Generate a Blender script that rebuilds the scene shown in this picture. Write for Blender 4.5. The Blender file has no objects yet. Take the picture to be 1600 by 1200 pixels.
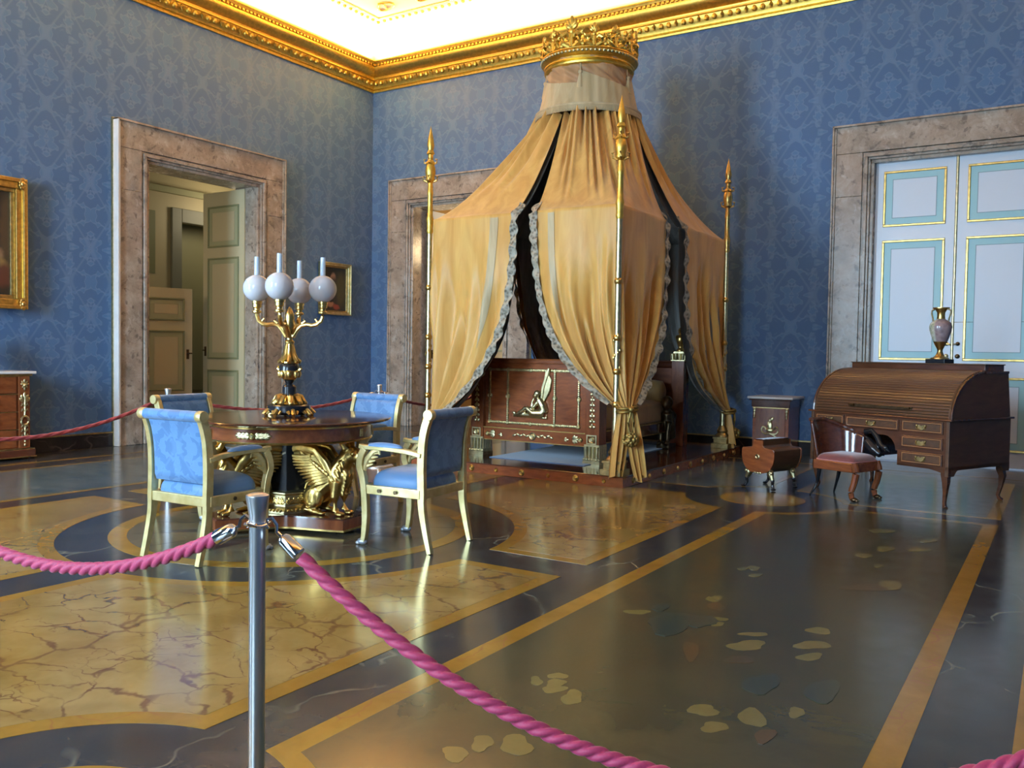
import bpy, bmesh, math, random
from math import sin, cos, pi, radians, sqrt, atan2, exp
from mathutils import Vector, Matrix
random.seed(7)
S = bpy.context.scene
COL = S.collection

# ------------------------------------------------------------------ camera, world, light, exposure
cam_d = bpy.data.cameras.new('camera'); cam = bpy.data.objects.new('camera', cam_d); COL.objects.link(cam)
YAW, PIT, ROL = 0.5659, 0.0371, 0.0150
fw = Vector((-sin(YAW)*cos(PIT), cos(YAW)*cos(PIT), -sin(PIT)))
rt = Vector((cos(YAW), sin(YAW), 0)); up = rt.cross(fw)
rt2 = cos(ROL)*rt + sin(ROL)*up; up2 = -sin(ROL)*rt + cos(ROL)*up
cam.matrix_world = Matrix(((rt2.x, up2.x, -fw.x, 0), (rt2.y, up2.y, -fw.y, 0), (rt2.z, up2.z, -fw.z, 1.3), (0, 0, 0, 1)))
cam_d.sensor_width = 36; cam_d.lens = 36*1357.9/1600; cam_d.clip_start = .05
S.camera = cam
S.view_settings.view_transform = 'Standard'; S.view_settings.look = 'None'
S.view_settings.exposure = 0.0; S.view_settings.gamma = 1.0; S.view_settings.use_curve_mapping = False
W = bpy.data.worlds.new('World'); S.world = W; W.use_nodes = True
W.node_tree.nodes['Background'].inputs[0].default_value = (.55, .72, 1, 1)
W.node_tree.nodes['Background'].inputs[1].default_value = .6

X0, X1, Y0, Y1 = -10.42, .93, -2.6, 11.71      # the room
ZC, ZT = 5.82, 6.62                             # underside of the cornice, ceiling

def area(name, loc, rot, sx, sy, power, color):
    d = bpy.data.lights.new(name, 'AREA'); d.shape = 'RECTANGLE'; d.size = sx; d.size_y = sy
    d.energy = power; d.color = color
    o = bpy.data.objects.new(name, d); COL.objects.link(o); o.location = loc; o.rotation_euler = rot
    return o
DAY = (.52, .76, 1.0); WARM = (1, .54, .16)
area('window_daylight', (-7.2, Y0-.32, 2.6), (radians(69), 0, 0), 1.7, 3.8, 960, DAY).data.spread = radians(135)
area('window_daylight', (-2.3, Y0-.32, 2.6), (radians(69), 0, 0), 1.7, 3.8, 340, DAY).data.spread = radians(135)
# lamps hidden on the ledge of the cornice, throwing their light on the ceiling
area('cornice_uplight', (-7.4, Y1-.16, 6.24), (radians(180+48), 0, 0), 5.6, .06, 1300, WARM)
area('cornice_uplight', (-1.9, Y1-.16, 6.24), (radians(180+48), 0, 0), 5.0, .06, 220, WARM)
area('cornice_uplight', ((X0+X1)/2, Y0+.16, 6.24), (radians(180-48), 0, 0), 10.8, .06, 420, WARM)
area('cornice_uplight', (X0+.16, (Y0+Y1)/2, 6.24), (radians(180+48), 0, radians(90)), 13.8, .06, 4200, WARM)
area('cornice_uplight', (X1-.16, (Y0+Y1)/2, 6.24), (radians(180+48), 0, radians(-90)), 13.8, .06, 420, WARM)
# unseen fill lights added to brighten the anteroom; warm lamp of the back room
def point(name, loc, power, color, r=.25):
    d = bpy.data.lights.new(name, 'POINT'); d.energy = power; d.color = color; d.shadow_soft_size = r
    o = bpy.data.objects.new(name, d); COL.objects.link(o); o.location = loc
point('anteroom_fill', (-11.6, 7.0, 2.9), 30, (1, .82, .55))
point('anteroom_fill', (-12.4, 10.6, 3.7), 30, (1, .84, .58))  # added to brighten the recess shaded by the open leaf
point('back_room_lamp', (-8.4, 13.2, 3.2), 70, (1, .74, .42))

# ------------------------------------------------------------------ mesh helpers
class B:
    def __init__(s): s.v = []; s.f = []
    def add(s, vs, fs):
        n = len(s.v); s.v += [tuple(v) for v in vs]; s.f += [tuple(i+n for i in f) for f in fs]; return s
    def box(s, x0, x1, y0, y1, z0, z1):
        return s.add([(x0,y0,z0),(x1,y0,z0),(x1,y1,z0),(x0,y1,z0),(x0,y0,z1),(x1,y0,z1),(x1,y1,z1),(x0,y1,z1)],
                     [(3,2,1,0),(4,5,6,7),(0,1,5,4),(1,2,6,5),(2,3,7,6),(3,0,4,7)])
    def cbox(s, c, d): return s.box(c[0]-d[0]/2, c[0]+d[0]/2, c[1]-d[1]/2, c[1]+d[1]/2, c[2]-d[2]/2, c[2]+d[2]/2)
    def lathe(s, prof, n=28, c=(0,0,0), a0=0, a1=2*pi, axis='z'):
        full = abs(a1-a0-2*pi) < 1e-6; m = n if full else n+1; vs = []; fs = []
        for r, z in prof:
            for k in range(m):
                a = a0+(a1-a0)*k/n; p = (r*cos(a), r*sin(a), z)
                if axis == 'x': p = (p[2], p[0], p[1])
                if axis == 'y': p = (p[1], p[2], p[0])
                vs.append((c[0]+p[0], c[1]+p[1], c[2]+p[2]))
        for i in range(len(prof)-1):
            for k in range(n):
                j = (k+1) % m if full else k+1
                fs.append((i*m+k, i*m+j, (i+1)*m+j, (i+1)*m+k))
        if full:
            if prof[0][0] > 1e-5: fs.append(tuple(range(m-1, -1, -1)))
            if prof[-1][0] > 1e-5: fs.append(tuple((len(prof)-1)*m+k for k in range(m)))
        return s.add(vs, fs)
    def cyl(s, c, r, h, n=16, axis='z'): return s.lathe([(r, 0), (r, h)], n, c, axis=axis)
    def tube(s, pts, r, n=8, sx=1.0, closed=False, upv=(0,0,1), sq=False):
        pts = [Vector(p) for p in pts]; N = len(pts)
        R = r if isinstance(r, (list, tuple)) else [r]*N
        vs = []; fs = []
        for i, p in enumerate(pts):
            t = (pts[(i+1) % N if closed else min(i+1, N-1)] - pts[(i-1) if closed or i else 0])
            t = t.normalized() if t.length > 1e-9 else Vector((0,0,1))
            u = Vector(upv); b = t.cross(u)
            if b.length < 1e-3: b = t.cross(Vector((1,.3,0)))
            b.normalize(); u = b.cross(t)
            for k in range(n):
                a = 2*pi*(k+.5)/n; q = 1.4142 if sq and n == 4 else 1
                vs.append(p + (b*cos(a)*sx + u*sin(a))*R[i]*q)
        M = N if closed else N-1
        for i in range(M):
            for k in range(n):
                j = (k+1) % n; i2 = (i+1) % N
                fs.append((i*n+k, i*n+j, i2*n+j, i2*n+k))
        if not closed: fs.append(tuple(range(n-1, -1, -1))); fs.append(tuple((N-1)*n+k for k in range(n)))
        return s.add(vs, fs)
    def ell(s, c, r, M=None, n=14, m=9):
        vs = []; fs = []; M = M or Matrix.Identity(3); c = Vector(c)
        if not isinstance(r, (tuple, list)): r = (r, r, r)
        vs.append(c + M @ Vector((0,0,-r[2])))
        for i in range(1, m):
            b = -pi/2+pi*i/m
            for k in range(n):
                a = 2*pi*k/n; vs.append(c + M @ Vector((r[0]*cos(b)*cos(a), r[1]*cos(b)*sin(a), r[2]*sin(b))))
        vs.append(c + M @ Vector((0,0,r[2]))); e = len(vs)-1
        for k in range(n):
            j = (k+1) % n; fs.append((0, 1+j, 1+k)); fs.append((e, 1+(m-2)*n+k, 1+(m-2)*n+j))
            for i in range(m-2): fs.append((1+i*n+k, 1+i*n+j, 1+(i+1)*n+j, 1+(i+1)*n+k))
        return s.add(vs, fs)
    def prism(s, poly, d):
        d = Vector(d); n = len(poly); a = [Vector(p) for p in poly]
        nrm = Vector((0,0,0))
        for i in range(n): nrm += a[i].cross(a[(i+1) % n])
        if nrm.dot(d) < 0: a.reverse()
        fs = [tuple(range(n-1, -1, -1)), tuple(range(n, 2*n))] + [(i, (i+1) % n, n+(i+1) % n, n+i) for i in range(n)]
        return s.add(a+[p+d for p in a], fs)
    def grid(s, fn, nu, nv, flip=False):
        vs = [fn(i/nu, j/nv) for j in range(nv+1) for i in range(nu+1)]
        fs = []
        for j in range(nv):
            for i in range(nu):
                q = (j*(nu+1)+i, j*(nu+1)+i+1, (j+1)*(nu+1)+i+1, (j+1)*(nu+1)+i); fs.append(q[::-1] if flip else q)
        return s.add(vs, fs)
    def frame(s, x0, x1, z0, z1, w, y0, y1):      # a rectangular frame standing in the xz plane
        s.box(x0, x1, y0, y1, z0, z0+w); s.box(x0, x1, y0, y1, z1-w, z1)
        s.box(x0, x0+w, y0, y1, z0+w, z1-w); return s.box(x1-w, x1, y0, y1, z0+w, z1-w)
    def merge(s, o, M=None):
        return s.add([(M @ Vector(v)) if M else v for v in o.v], o.f)

def MT(loc=(0,0,0), rz=0, sc=1, rx=0, ry=0):
    return Matrix.Translation(loc) @ Matrix.Rotation(rz, 4, 'Z') @ Matrix.Rotation(ry, 4, 'Y') @ Matrix.Rotation(rx, 4, 'X') @ Matrix.Scale(sc, 4)

def mk(name, b, m, parent=None, smooth=35, bev=0, kind=None, label=None, remesh=0, loc=None, rot=None, solid=0, sub=0):
    me = bpy.data.meshes.new(name); me.from_pydata(b.v, [], b.f); me.materials.append(m)
    if smooth:
        me.shade_smooth()
        if smooth < 180: me.set_sharp_from_angle(angle=radians(smooth))
    o = bpy.data.objects.new(name, me); COL.objects.link(o)
    if parent: o.parent = parent
    if loc: o.location = loc
    if rot: o.rotation_euler = rot
    if solid:
        q = o.modifiers.new('thick', 'SOLIDIFY'); q.thickness = solid; q.offset = 0
    if remesh:
        q = o.modifiers.new('skin', 'REMESH'); q.mode = 'VOXEL'; q.voxel_size = remesh; q.use_smooth_shade = True
        q = o.modifiers.new('soft', 'SMOOTH'); q.factor = .5; q.iterations = 2
    if sub:
        q = o.modifiers.new('sub', 'SUBSURF'); q.levels = sub; q.render_levels = sub
    if bev:
        q = o.modifiers.new('edge', 'BEVEL'); q.width = bev; q.segments = 2; q.limit_method = 'ANGLE'; q.angle_limit = radians(40)
    if kind: o['kind'] = kind
    if label: o['label'] = label
    return o
def cp(o, parent=None, loc=None, rot=None, scale=None):
    c = o.copy(); COL.objects.link(c)
    if parent: c.parent = parent
    if loc is not None: c.location = loc
    if rot is not None: c.rotation_euler = rot
    if scale is not None: c.scale = scale
    return c
def tree(o, parent=None):
    c = o.copy(); COL.objects.link(c); c.parent = parent
    for ch in o.children: tree(ch, c)
    return c
def thing(name, label, cat, loc=(0,0,0), rz=0, group=None):
    o = bpy.data.objects.new(name, None); COL.objects.link(o); o.location = loc; o.rotation_euler = (0, 0, rz)
    o.empty_display_size = .1; o['label'] = label; o['category'] = cat
    if group: o['group'] = group
    return o
def tag(o, label, cat, group=None):
    o['label'] = label; o['category'] = cat
    if group: o['group'] = group
    return o

# ------------------------------------------------------------------ materials
class NT:
    def __init__(s, name):
        s.m = bpy.data.materials.new(name); s.m.use_nodes = True; s.t = s.m.node_tree; s.b = s.t.nodes['Principled BSDF']
    def n(s, typ, **kw):
        x = s.t.nodes.new(typ)
        for k, v in kw.items(): setattr(x, k, v)
        return x
    def l(s, a, b): s.t.links.new(a, b)
    def put(s, sock, v):
        if hasattr(v, 'is_linked') or hasattr(v, 'links'): s.l(v, sock)
        elif isinstance(v, (tuple, list)): sock.default_value = tuple(v)+((1,) if len(v) == 3 and len(sock.default_value) == 4 else ())
        else: sock.default_value = v
    def co(s): return s.n('ShaderNodeTexCoord').outputs['Object']
    def mp(s, v, scale=(1,1,1), rot=(0,0,0), loc=(0,0,0)):
        x = s.n('ShaderNodeMapping'); s.l(v, x.inputs[0]); x.inputs['Scale'].default_value = scale; x.inputs['Rotation'].default_value = rot; x.inputs['Location'].default_value = loc
        return x.outputs[0]
    def noise(s, v, scale, detail=3, rough=.55, dist=0, col=False):
        x = s.n('ShaderNodeTexNoise'); s.l(v, x.inputs['Vector']); x.inputs['Scale'].default_value = scale
        x.inputs['Detail'].default_value = detail; x.inputs['Roughness'].default_value = rough; x.inputs['Distortion'].default_value = dist
        return x.outputs['Color' if col else 'Fac']
    def vor(s, v, scale, feature='DISTANCE_TO_EDGE', out='Distance'):
        x = s.n('ShaderNodeTexVoronoi'); x.feature = feature; s.l(v, x.inputs['Vector']); x.inputs['Scale'].default_value = scale
        return x.outputs[out]
    def wave(s, v, scale, dist=2, detail=2, dscale=1, bands='X'):
        x = s.n('ShaderNodeTexWave'); x.bands_direction = bands; s.l(v, x.inputs['Vector']); x.inputs['Scale'].default_value = scale
        x.inputs['Distortion'].default_value = dist; x.inputs['Detail'].default_value = detail; x.inputs['Detail Scale'].default_value = dscale
        return x.outputs['Fac']
    def ramp(s, f, stops):
        x = s.n('ShaderNodeValToRGB'); s.l(f, x.inputs[0]); e = x.color_ramp.elements
        while len(e) < len(stops): e.new(.5)
        for q, (p, c) in zip(e, stops): q.position = p; q.color = (c, c, c, 1) if not isinstance(c, (tuple, list)) else tuple(c)+(1,)
        return x.outputs[0]
    def mix(s, f, a, b, mode='MIX'):
        x = s.n('ShaderNodeMix', data_type='RGBA', blend_type=mode); s.put(x.inputs[0], f); s.put(x.inputs[6], a); s.put(x.inputs[7], b); return x.outputs[2]
    def ma(s, op, a, b=0., c=None):
        x = s.n('ShaderNodeMath', operation=op); s.put(x.inputs[0], a); s.put(x.inputs[1], b)
        if c is not None: s.put(x.inputs[2], c)
        return x.outputs[0]
    def warp(s, v, scale, amt):
        c = s.noise(v, scale, 3, .6, 0, True)
        x = s.n('ShaderNodeVectorMath', operation='MULTIPLY_ADD'); s.l(c, x.inputs[0]); x.inputs[1].default_value = (amt,)*3; s.l(v, x.inputs[2]); return x.outputs[0]
    def bump(s, h, st=.3, d=.01):
        x = s.n('ShaderNodeBump'); s.l(h, x.inputs['Height']); x.inputs['Strength'].default_value = st; x.inputs['Distance'].default_value = d
        s.l(x.outputs[0], s.b.inputs['Normal'])
    def set(s, **kw):
        nm = dict(col='Base Color', rough='Roughness', metal='Metallic', sheen='Sheen Weight', coat='Coat Weight', trans='Transmission Weight', spec='Specular IOR Level', ior='IOR', aniso='Anisotropic', coatr='Coat Roughness', sss='Subsurface Weight')
        for k, v in kw.items(): s.put(s.b.inputs[nm[k]], v)
        return s.m

def plain(name, col, rough=.5, **kw): return NT(name).set(col=col, rough=rough, **kw)
def gold(name, c=(.78, .53, .17), r=.3, amt=.35):
    t = NT(name); v = t.co(); n = t.noise(v, 22, 4)
    t.bump(n, .25, .004)
    return t.set(col=t.mix(t.ramp(n, [(.35, 0.), (.7, 1.)]), tuple(x*(1-amt) for x in c), c), rough=r, metal=1.)
def wood(name, a, b, rough=.25, sc=(9, 9, 1.2), coat=.4):
    t = NT(name); v = t.warp(t.co(), 1.2, .25); n = t.noise(t.mp(v, sc), 3, 5, .62)
    n2 = t.noise(v, 2.0, 2)
    f = t.ma('ADD', t.ma('MULTIPLY', n, .75), t.ma('MULTIPLY', n2, .3))
    return t.set(col=t.ramp(f, [(.32, b), (.72, a)]), rough=rough, coat=coat, coatr=.12)
def damask(name, c0, c1, period=(.62, .86), axis='x', rough=.6, sheen=.2, sc=7., edge=None, lo=.49, hi=.53, warpz=0.):
    """symmetric repeating motif: a noise read through a mirrored, wrapped coordinate"""
    t = NT(name); s = t.n('ShaderNodeSeparateXYZ'); t.l(t.co(), s.inputs[0])
    h = {'x': s.outputs[0], 'y': s.outputs[1]}[axis]; z = s.outputs[2]
    col = t.ma('FLOOR', t.ma('DIVIDE', h, period[0]))
    z = t.ma('ADD', z, t.ma('MULTIPLY', t.ma('MODULO', t.ma('ABSOLUTE', col), 2.), period[1]/2))
    u = t.ma('PINGPONG', h, period[0]/2)
    w = t.ma('MULTIPLY', t.ma('FRACT', t.ma('DIVIDE', z, period[1])), period[1])
    # ogee lattice plus leafy filling
    pu = t.ma('MULTIPLY', h, 2*pi/period[0]); pz = t.ma('MULTIPLY', s.outputs[2], 2*pi/period[1])
    og = t.ma('ABSOLUTE', t.ma('ADD', t.ma('COSINE', pu), t.ma('COSINE', pz)))
    cb = t.n('ShaderNodeCombineXYZ'); t.l(u, cb.inputs[0]); t.l(t.ma('PINGPONG', z, period[1]/2), cb.inputs[1])
    n = t.noise(cb.outputs[0], sc, 2, .5, .6)
    f = t.ramp(n, [(lo, 0.), (hi, 1.)])
    rim = t.ramp(t.ma('ABSOLUTE', t.ma('SUBTRACT', n, (lo+hi)/2)), [(.0, 1.), (.035, 0.)])
    ogl = t.ramp(og, [(.06, 1.), (.22, 0.)])
    fine = t.noise(t.mp(t.co(), (1, 1, 40)), 6, 2)
    c = t.mix(t.ma('MULTIPLY', f, .8), c0, c1)
    c = t.mix(t.ma('MULTIPLY', t.ma('MAXIMUM', t.ma('MULTIPLY', rim, .8), t.ma('MULTIPLY', ogl, .45)), .75), c, edge or c1)
    c = t.mix(t.ma('MULTIPLY', fine, .18), c, tuple(x*.6 for x in c0))
    t.bump(fine, .08, .002)
    return t.set(col=c, rough=rough, sheen=sheen, spec=.25)
def silk(name, c, c2, rough=.5, sheen=.25):
    t = NT(name); v = t.co(); n = t.noise(t.mp(v, (2.2, 2.2, .35)), 3, 4, .6, .8); f = t.noise(t.mp(v, (90, 90, 4)), 2, 2)
    t.bump(f, .12, .002)
    return t.set(col=t.mix(t.ramp(n, [(.35, 0.), (.68, 1.)]), c, c2), rough=rough, sheen=sheen, spec=.3)

def giallo():
    t = NT('giallo_marble'); v = t.co(); w = t.warp(t.warp(v, 2.0, .30), 6.5, .11); w2 = t.warp(v, 7, .10)
    base = t.ramp(t.noise(w, 1.7, 5, .6), [(.3, (.20, .117, .027)), (.5, (.265, .170, .048)), (.7, (.33, .225, .080))])
    msk = t.ramp(t.noise(v, 2.3, 3, .6), [(.42, .0), (.60, 1.)]); brk = t.ramp(t.noise(t.warp(v, 3, .2), 6.0, 2), [(.40, .0), (.56, 1.)])
    e = t.vor(t.mp(w, (1, 1.5, 1), (0, 0, .5)), 3.2); e2 = t.vor(t.mp(t.warp(v, 5, .22), (1, 1.4, 1), (0, 0, -.3)), 6.0)
    th = t.ma('ADD', .012, t.ma('MULTIPLY', msk, .05))
    vein = t.ma('MULTIPLY', t.ramp(t.ma('DIVIDE', e, th), [(.35, 1.), (1., 0.)]), t.ma('MAXIMUM', brk, t.ma('MULTIPLY', msk, .8)))
    v2 = t.ma('MULTIPLY', t.ramp(e2, [(.006, 1.), (.035, 0.)]), t.ma('MULTIPLY', t.ramp(t.noise(v, 2.6, 2), [(.47, 0.), (.60, .8)]), brk))
    spot = t.ma('MULTIPLY', t.ramp(t.noise(w2, 6.5, 4, .7), [(.66, 0.), (.70, .8)]), .75)
    f = t.ma('MAXIMUM', t.ma('MULTIPLY', vein, .8), t.ma('MAXIMUM', v2, spot))
    c = t.mix(f, base, t.ramp(t.noise(v, 9, 2), [(.3, (.085, .030, .016)), (.7, (.16, .070, .030))]))
    return t.set(col=c, rough=t.ma('MULTIPLY_ADD', t.noise(v, 9, 3), .12, .09), spec=.3)
def dark_marble(name='dark_marble', a=(.026, .026, .027), b=(.048, .047, .047), vein=(.22, .21, .15)):
    t = NT(name); v = t.co(); w = t.warp(v, 1.6, .6)
    base = t.ramp(t.noise(w, 2.4, 5, .6), [(.35, a), (.68, b)])
    e = t.vor(t.mp(w, (1, .45, 1), (0, 0, .3)), 1.9)
    msk = t.ramp(t.noise(v, 1.3, 3, .6), [(.42, 0.), (.58, 1.)])
    f = t.ma('MULTIPLY', t.ramp(e, [(.002, 1.), (.022, 0.)]), msk)
    n2 = t.ma('MULTIPLY', t.ramp(t.noise(t.warp(v, 6, .12), 11, 5, .7), [(.62, 0.), (.75, .5)]), msk)
    c = t.mix(t.ma('MULTIPLY', t.ma('MAXIMUM', f, n2), .75), base, vein)
    return t.set(col=c, rough=t.ma('MULTIPLY_ADD', t.noise(v, 8, 3), .13, .10), spec=.3)
def ochre():
    t = NT('ochre_marble'); v = t.co(); w = t.warp(v, 4, .2)
    base = t.ramp(t.noise(w, 3, 5, .65), [(.3, (.235, .12, .014)), (.7, (.32, .175, .026))])
    e = t.vor(w, 5); msk = t.ramp(t.noise(v, 3, 2), [(.5, 0.), (.62, 1.)])
    f = t.ma('MULTIPLY', t.ramp(e, [(.004, .8), (.03, 0.)]), msk)
    return t.set(col=t.mix(f, base, (.28, .11, .03)), rough=t.ma('MULTIPLY_ADD', t.noise(v, 9, 3), .12, .11), spec=.3)
def green_brown():
    t = NT('green_brown_marble'); v = t.co(); w = t.warp(v, .9, .8)
    c = t.ramp(t.noise(w, 1.5, 6, .62), [(.25, (.032, .036, .022)), (.45, (.060, .056, .030)), (.6, (.050, .047, .027)), (.78, (.095, .080, .040))])
    st = t.ma('MULTIPLY', t.ramp(t.noise(t.mp(w, (.7, 3, 1), (0, 0, .4)), 3, 5, .65), [(.55, 0.), (.75, .45)]), 1.)
    c = t.mix(st, c, (.032, .042, .035))
    return t.set(col=c, rough=t.ma('MULTIPLY_ADD', t.noise(v, 7, 3), .14, .12), spec=.3)
def slate():
    t = NT('slate_marble'); v = t.co(); w = t.warp(v, 2, .4)
    c = t.ramp(t.noise(t.mp(w, (1, 2.5, 1), (0, 0, -.5)), 2.5, 6, .7), [(.35, (.045, .065, .07)), (.55, (.085, .11, .115)), (.68, (.14, .16, .155)), (.76, (.35, .36, .33))])
    return t.set(col=c, rough=t.ma('MULTIPLY_ADD', t.noise(v, 7, 3), .14, .12), spec=.3)
def breccia():
    t = NT('breccia_marble'); v = t.co(); w = t.warp(t.warp(v, 2.5, .3), 9, .06)
    base = t.ramp(t.noise(w, 3.4, 6, .7), [(.28, (.19, .155, .12)), (.5, (.33, .275, .215)), (.72, (.45, .40, .33))])
    sp = t.ramp(t.noise(w, 10, 3, .6), [(.56, 0.), (.66, .8)])
    c = t.mix(sp, base, (.13, .105, .085))
    wh = t.ramp(t.noise(t.mp(w, (1, 1, .6), (0.3, .2, 0)), 6, 5, .7), [(.58, 0.), (.72, .7)])
    c = t.mix(wh, c, (.56, .52, .46))
    rd = t.ramp(t.noise(v, 1.4, 3, .6), [(.48, 0.), (.72, .2)]); c = t.mix(rd, c, (.30, .20, .15))
    return t.set(col=c, rough=t.ma('MULTIPLY_ADD', t.noise(v, 8, 2), .15, .18))

M_ = {}
M_['wall'] = damask('blue_damask_wall', (.052, .124, .26), (.066, .155, .315), (.56, .84), 'x', .5, .15, 6.5, (.135, .22, .36))
M_['wall_y'] = damask('blue_damask_wall_side', (.052, .124, .26), (.066, .155, .315), (.56, .84), 'y', .5, .15, 6.5, (.135, .22, .36))
M_['upholstery'] = damask('blue_silk_damask', (.065, .155, .31), (.105, .22, .40), (.40, .46), 'x', .42, .2, 13., (.12, .25, .43), .47, .52)
M_['silk'] = silk('yellow_silk', (.52, .265, .056), (.65, .375, .098), .45, .25)
M_['silk_pink'] = silk('rose_ochre_silk', (.33, .175, .075), (.45, .26, .12), .5, .25)
M_['silk_pale'] = silk('pale_gold_lampas', (.37, .28, .14), (.50, .40, .23), .5, .2)
M_['lining'] = silk('grey_lining', (.10, .092, .075), (.22, .21, .185), .5, .2)
M_['bedsilk'] = silk('bedspread_silk', (.36, .21, .07), (.48, .30, .11), .5, .2)
def lace():
    t = NT('silver_lace'); v = t.co(); e = t.vor(v, 26, 'F1'); n = t.noise(v, 40, 3)
    f = t.ramp(t.ma('ADD', t.ma('MULTIPLY', e, .8), t.ma('MULTIPLY', n, .5)), [(.4, 0.), (.75, 1.)])
    t.bump(f, .6, .008); return t.set(col=t.mix(f, (.12, .095, .06), (.34, .30, .22)), rough=.55)
M_['lace'] = lace()
M_['gold'] = gold('gilt_bronze'); M_['gold_b'] = gold('bright_gilding', (.90, .60, .12), .42, .25)
M_['gold_d'] = gold('dull_gilding', (.55, .40, .17), .42, .4); M_['gold_p'] = gold('pale_gilding', (.72, .60, .32), .35, .35)
M_['mahog'] = wood('red_mahogany', (.30, .085, .024), (.135, .034, .011), .22, (1.4, 9, 9))
M_['mahog_v'] = wood('red_mahogany_upright', (.27, .078, .022), (.125, .032, .011), .22, (9, 9, 1.2))
M_['mahog_t'] = wood('dark_mahogany', (.120, .034, .016), (.050, .014, .008), .14, (1.4, 9, 9), .6)
M_['desk'] = wood('desk_mahogany', (.125, .044, .018), (.060, .020, .009), .26, (1.2, 8, 8))
M_['desk_s'] = wood('desk_mahogany_side', (.120, .052, .020), (.055, .022, .009), .42, (8, 1.2, 8), .0)
M_['tambour'] = wood('tambour_mahogany', (.115, .050, .022), (.070, .028, .012), .34, (1.0, 9, 9), .2)
M_['inlay'] = plain('light_inlay', (.36, .16, .055), .35)
M_['ebony'] = plain('black_lacquer', (.012, .011, .012), .24)
M_['bronze'] = gold('dark_bronze', (.16, .11, .06), .35, .4)
M_['ivory'] = (lambda t: t.set(col=t.mix(t.ramp(t.noise(t.co(), 12, 3), [(.35, 0.), (.65, 1.)]), (.56, .43, .17), (.70, .58, .28)), rough=.34, metal=.62))(NT('worn_ivory_gilding'))
M_['silver'] = plain('silvered_foot', (.55, .57, .62), .35, metal=.6)
M_['giallo'] = giallo(); M_['dark'] = dark_marble(); M_['ochre'] = ochre(); M_['green'] = green_brown(); M_['slate'] = slate(); M_['breccia'] = breccia()
M_['greyinlay'] = dark_marble('grey_brown_marble', (.082, .070, .044), (.13, .11, .068), (.2, .17, .10))
M_['patch_y'] = (lambda t: t.set(col=t.mix(t.noise(t.co(), 9, 4), (.105, .09, .03), (.19, .155, .05)), rough=.18))(NT('ochre_patch'))
M_['patch_r'] = plain('red_brown_patch', (.085, .055, .025), .18); M_['patch_g'] = plain('green_patch', (.036, .05, .038), .18)
M_['black_marble'] = dark_marble('black_marble', (.016, .016, .018), (.03, .03, .032), (.12, .11, .10))
M_['white'] = plain('white_paint', (.68, .72, .77), .35); M_['white2'] = plain('white_panel_paint', (.64, .69, .75), .4)
M_['turq'] = plain('turquoise_paint', (.33, .57, .60), .4)
M_['cream'] = plain('cream_paint', (.50, .43, .26), .5); M_['sage'] = plain('sage_paint', (.22, .225, .11), .5); M_['sage_l'] = plain('pale_sage_paint', (.36, .35, .20), .5)
M_['tan'] = plain('tan_paint', (.62, .44, .22), .5)
M_['ceil'] = plain('ceiling_plaster', (.84, .80, .72), .8)
M_['whitemarble'] = (lambda t: t.set(col=t.mix(t.noise(t.warp(t.co(), 4, .3), 5, 4), (.5, .48, .45), (.78, .76, .72)), rough=.2))(NT('white_marble'))
M_['steel'] = plain('brushed_steel', (.72, .71, .70), .30, metal=1., aniso=.5); M_['chrome'] = plain('chrome', (.78, .78, .8), .08, metal=1.)
def ropem(n, c, c2):
    t = NT(n); v = t.co(); f = t.noise(t.mp(v, (1, 1, 1)), 160, 2); t.bump(f, .3, .002)
    return t.set(col=t.mix(f, c2, c), rough=.6, sheen=.15)
M_['pink'] = ropem('pink_rope', (.47, .040, .115), (.33, .022, .07)); M_['red'] = ropem('red_rope', (.26, .022, .022), (.16, .012, .012))
M_['globe'] = plain('frosted_glass', (.50, .475, .48), .2, trans=.0, ior=1.2, coat=.6, coatr=.05)
def glass():
    t = NT('clear_glass'); return t.set(col=(.80, .88, .96), rough=.12, trans=.55, ior=1.45)
M_['glass'] = glass()
M_['rug'] = (lambda t: t.set(col=t.mix(t.noise(t.co(), 60, 2), (.10, .17, .27), (.16, .25, .37)), rough=.9, sheen=.3))(NT('blue_rug'))
M_['velvet'] = (lambda t: t.set(col=t.mix(t.noise(t.co(), 20, 3), (.15, .032, .030), (.22, .058, .052)), rough=.8, sheen=.6))(NT('red_velvet'))
M_['tassel'] = gold('gold_thread', (.42, .29, .09), .55, .4)
M_['label_w'] = plain('white_tape', (.70, .62, .50), .6)

# ================================================================== THE ROOM
TW = .45
def wall(name, boxes, m):
    b = B()
    for q in boxes: b.box(*q)
    return mk(name, b, m, smooth=0, kind='structure')
DZ = 3.81
wl = wall('wall_left', [(X0-TW, X0, Y0-.4, 7.19, 0, ZT), (X0-TW, X0, 9.12, Y1+TW, 0, ZT), (X0-TW, X0, 7.19, 9.12, DZ, ZT)], M_['wall_y'])
wb = wall('wall_back', [(X0, -9.485, Y1, Y1+TW, 0, ZT), (-7.555, -2.125, Y1, Y1+TW, 0, ZT), (-.195, X1, Y1, Y1+TW, 0, ZT),
                   (-9.485, -7.555, Y1, Y1+TW, DZ, ZT), (-2.125, -.195, Y1, Y1+TW, DZ, ZT)], M_['wall'])
wall('wall_right', [(X1, X1+TW, Y0-.4, Y1+TW, 0, ZT)], M_['wall_y'])
wall('wall_front', [(X0, -8.1, Y0-.4, Y0, 0, ZT), (-6.3, -3.2, Y0-.4, Y0, 0, ZT), (-1.4, X1, Y0-.4, Y0, 0, ZT),
                    (-8.1, -6.3, Y0-.4, Y0, 0, .6), (-3.2, -1.4, Y0-.4, Y0, 0, .6), (-8.1, -6.3, Y0-.4, Y0, 4.4, ZT), (-3.2, -1.4, Y0-.4, Y0, 4.4, ZT)], M_['wall'])
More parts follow.
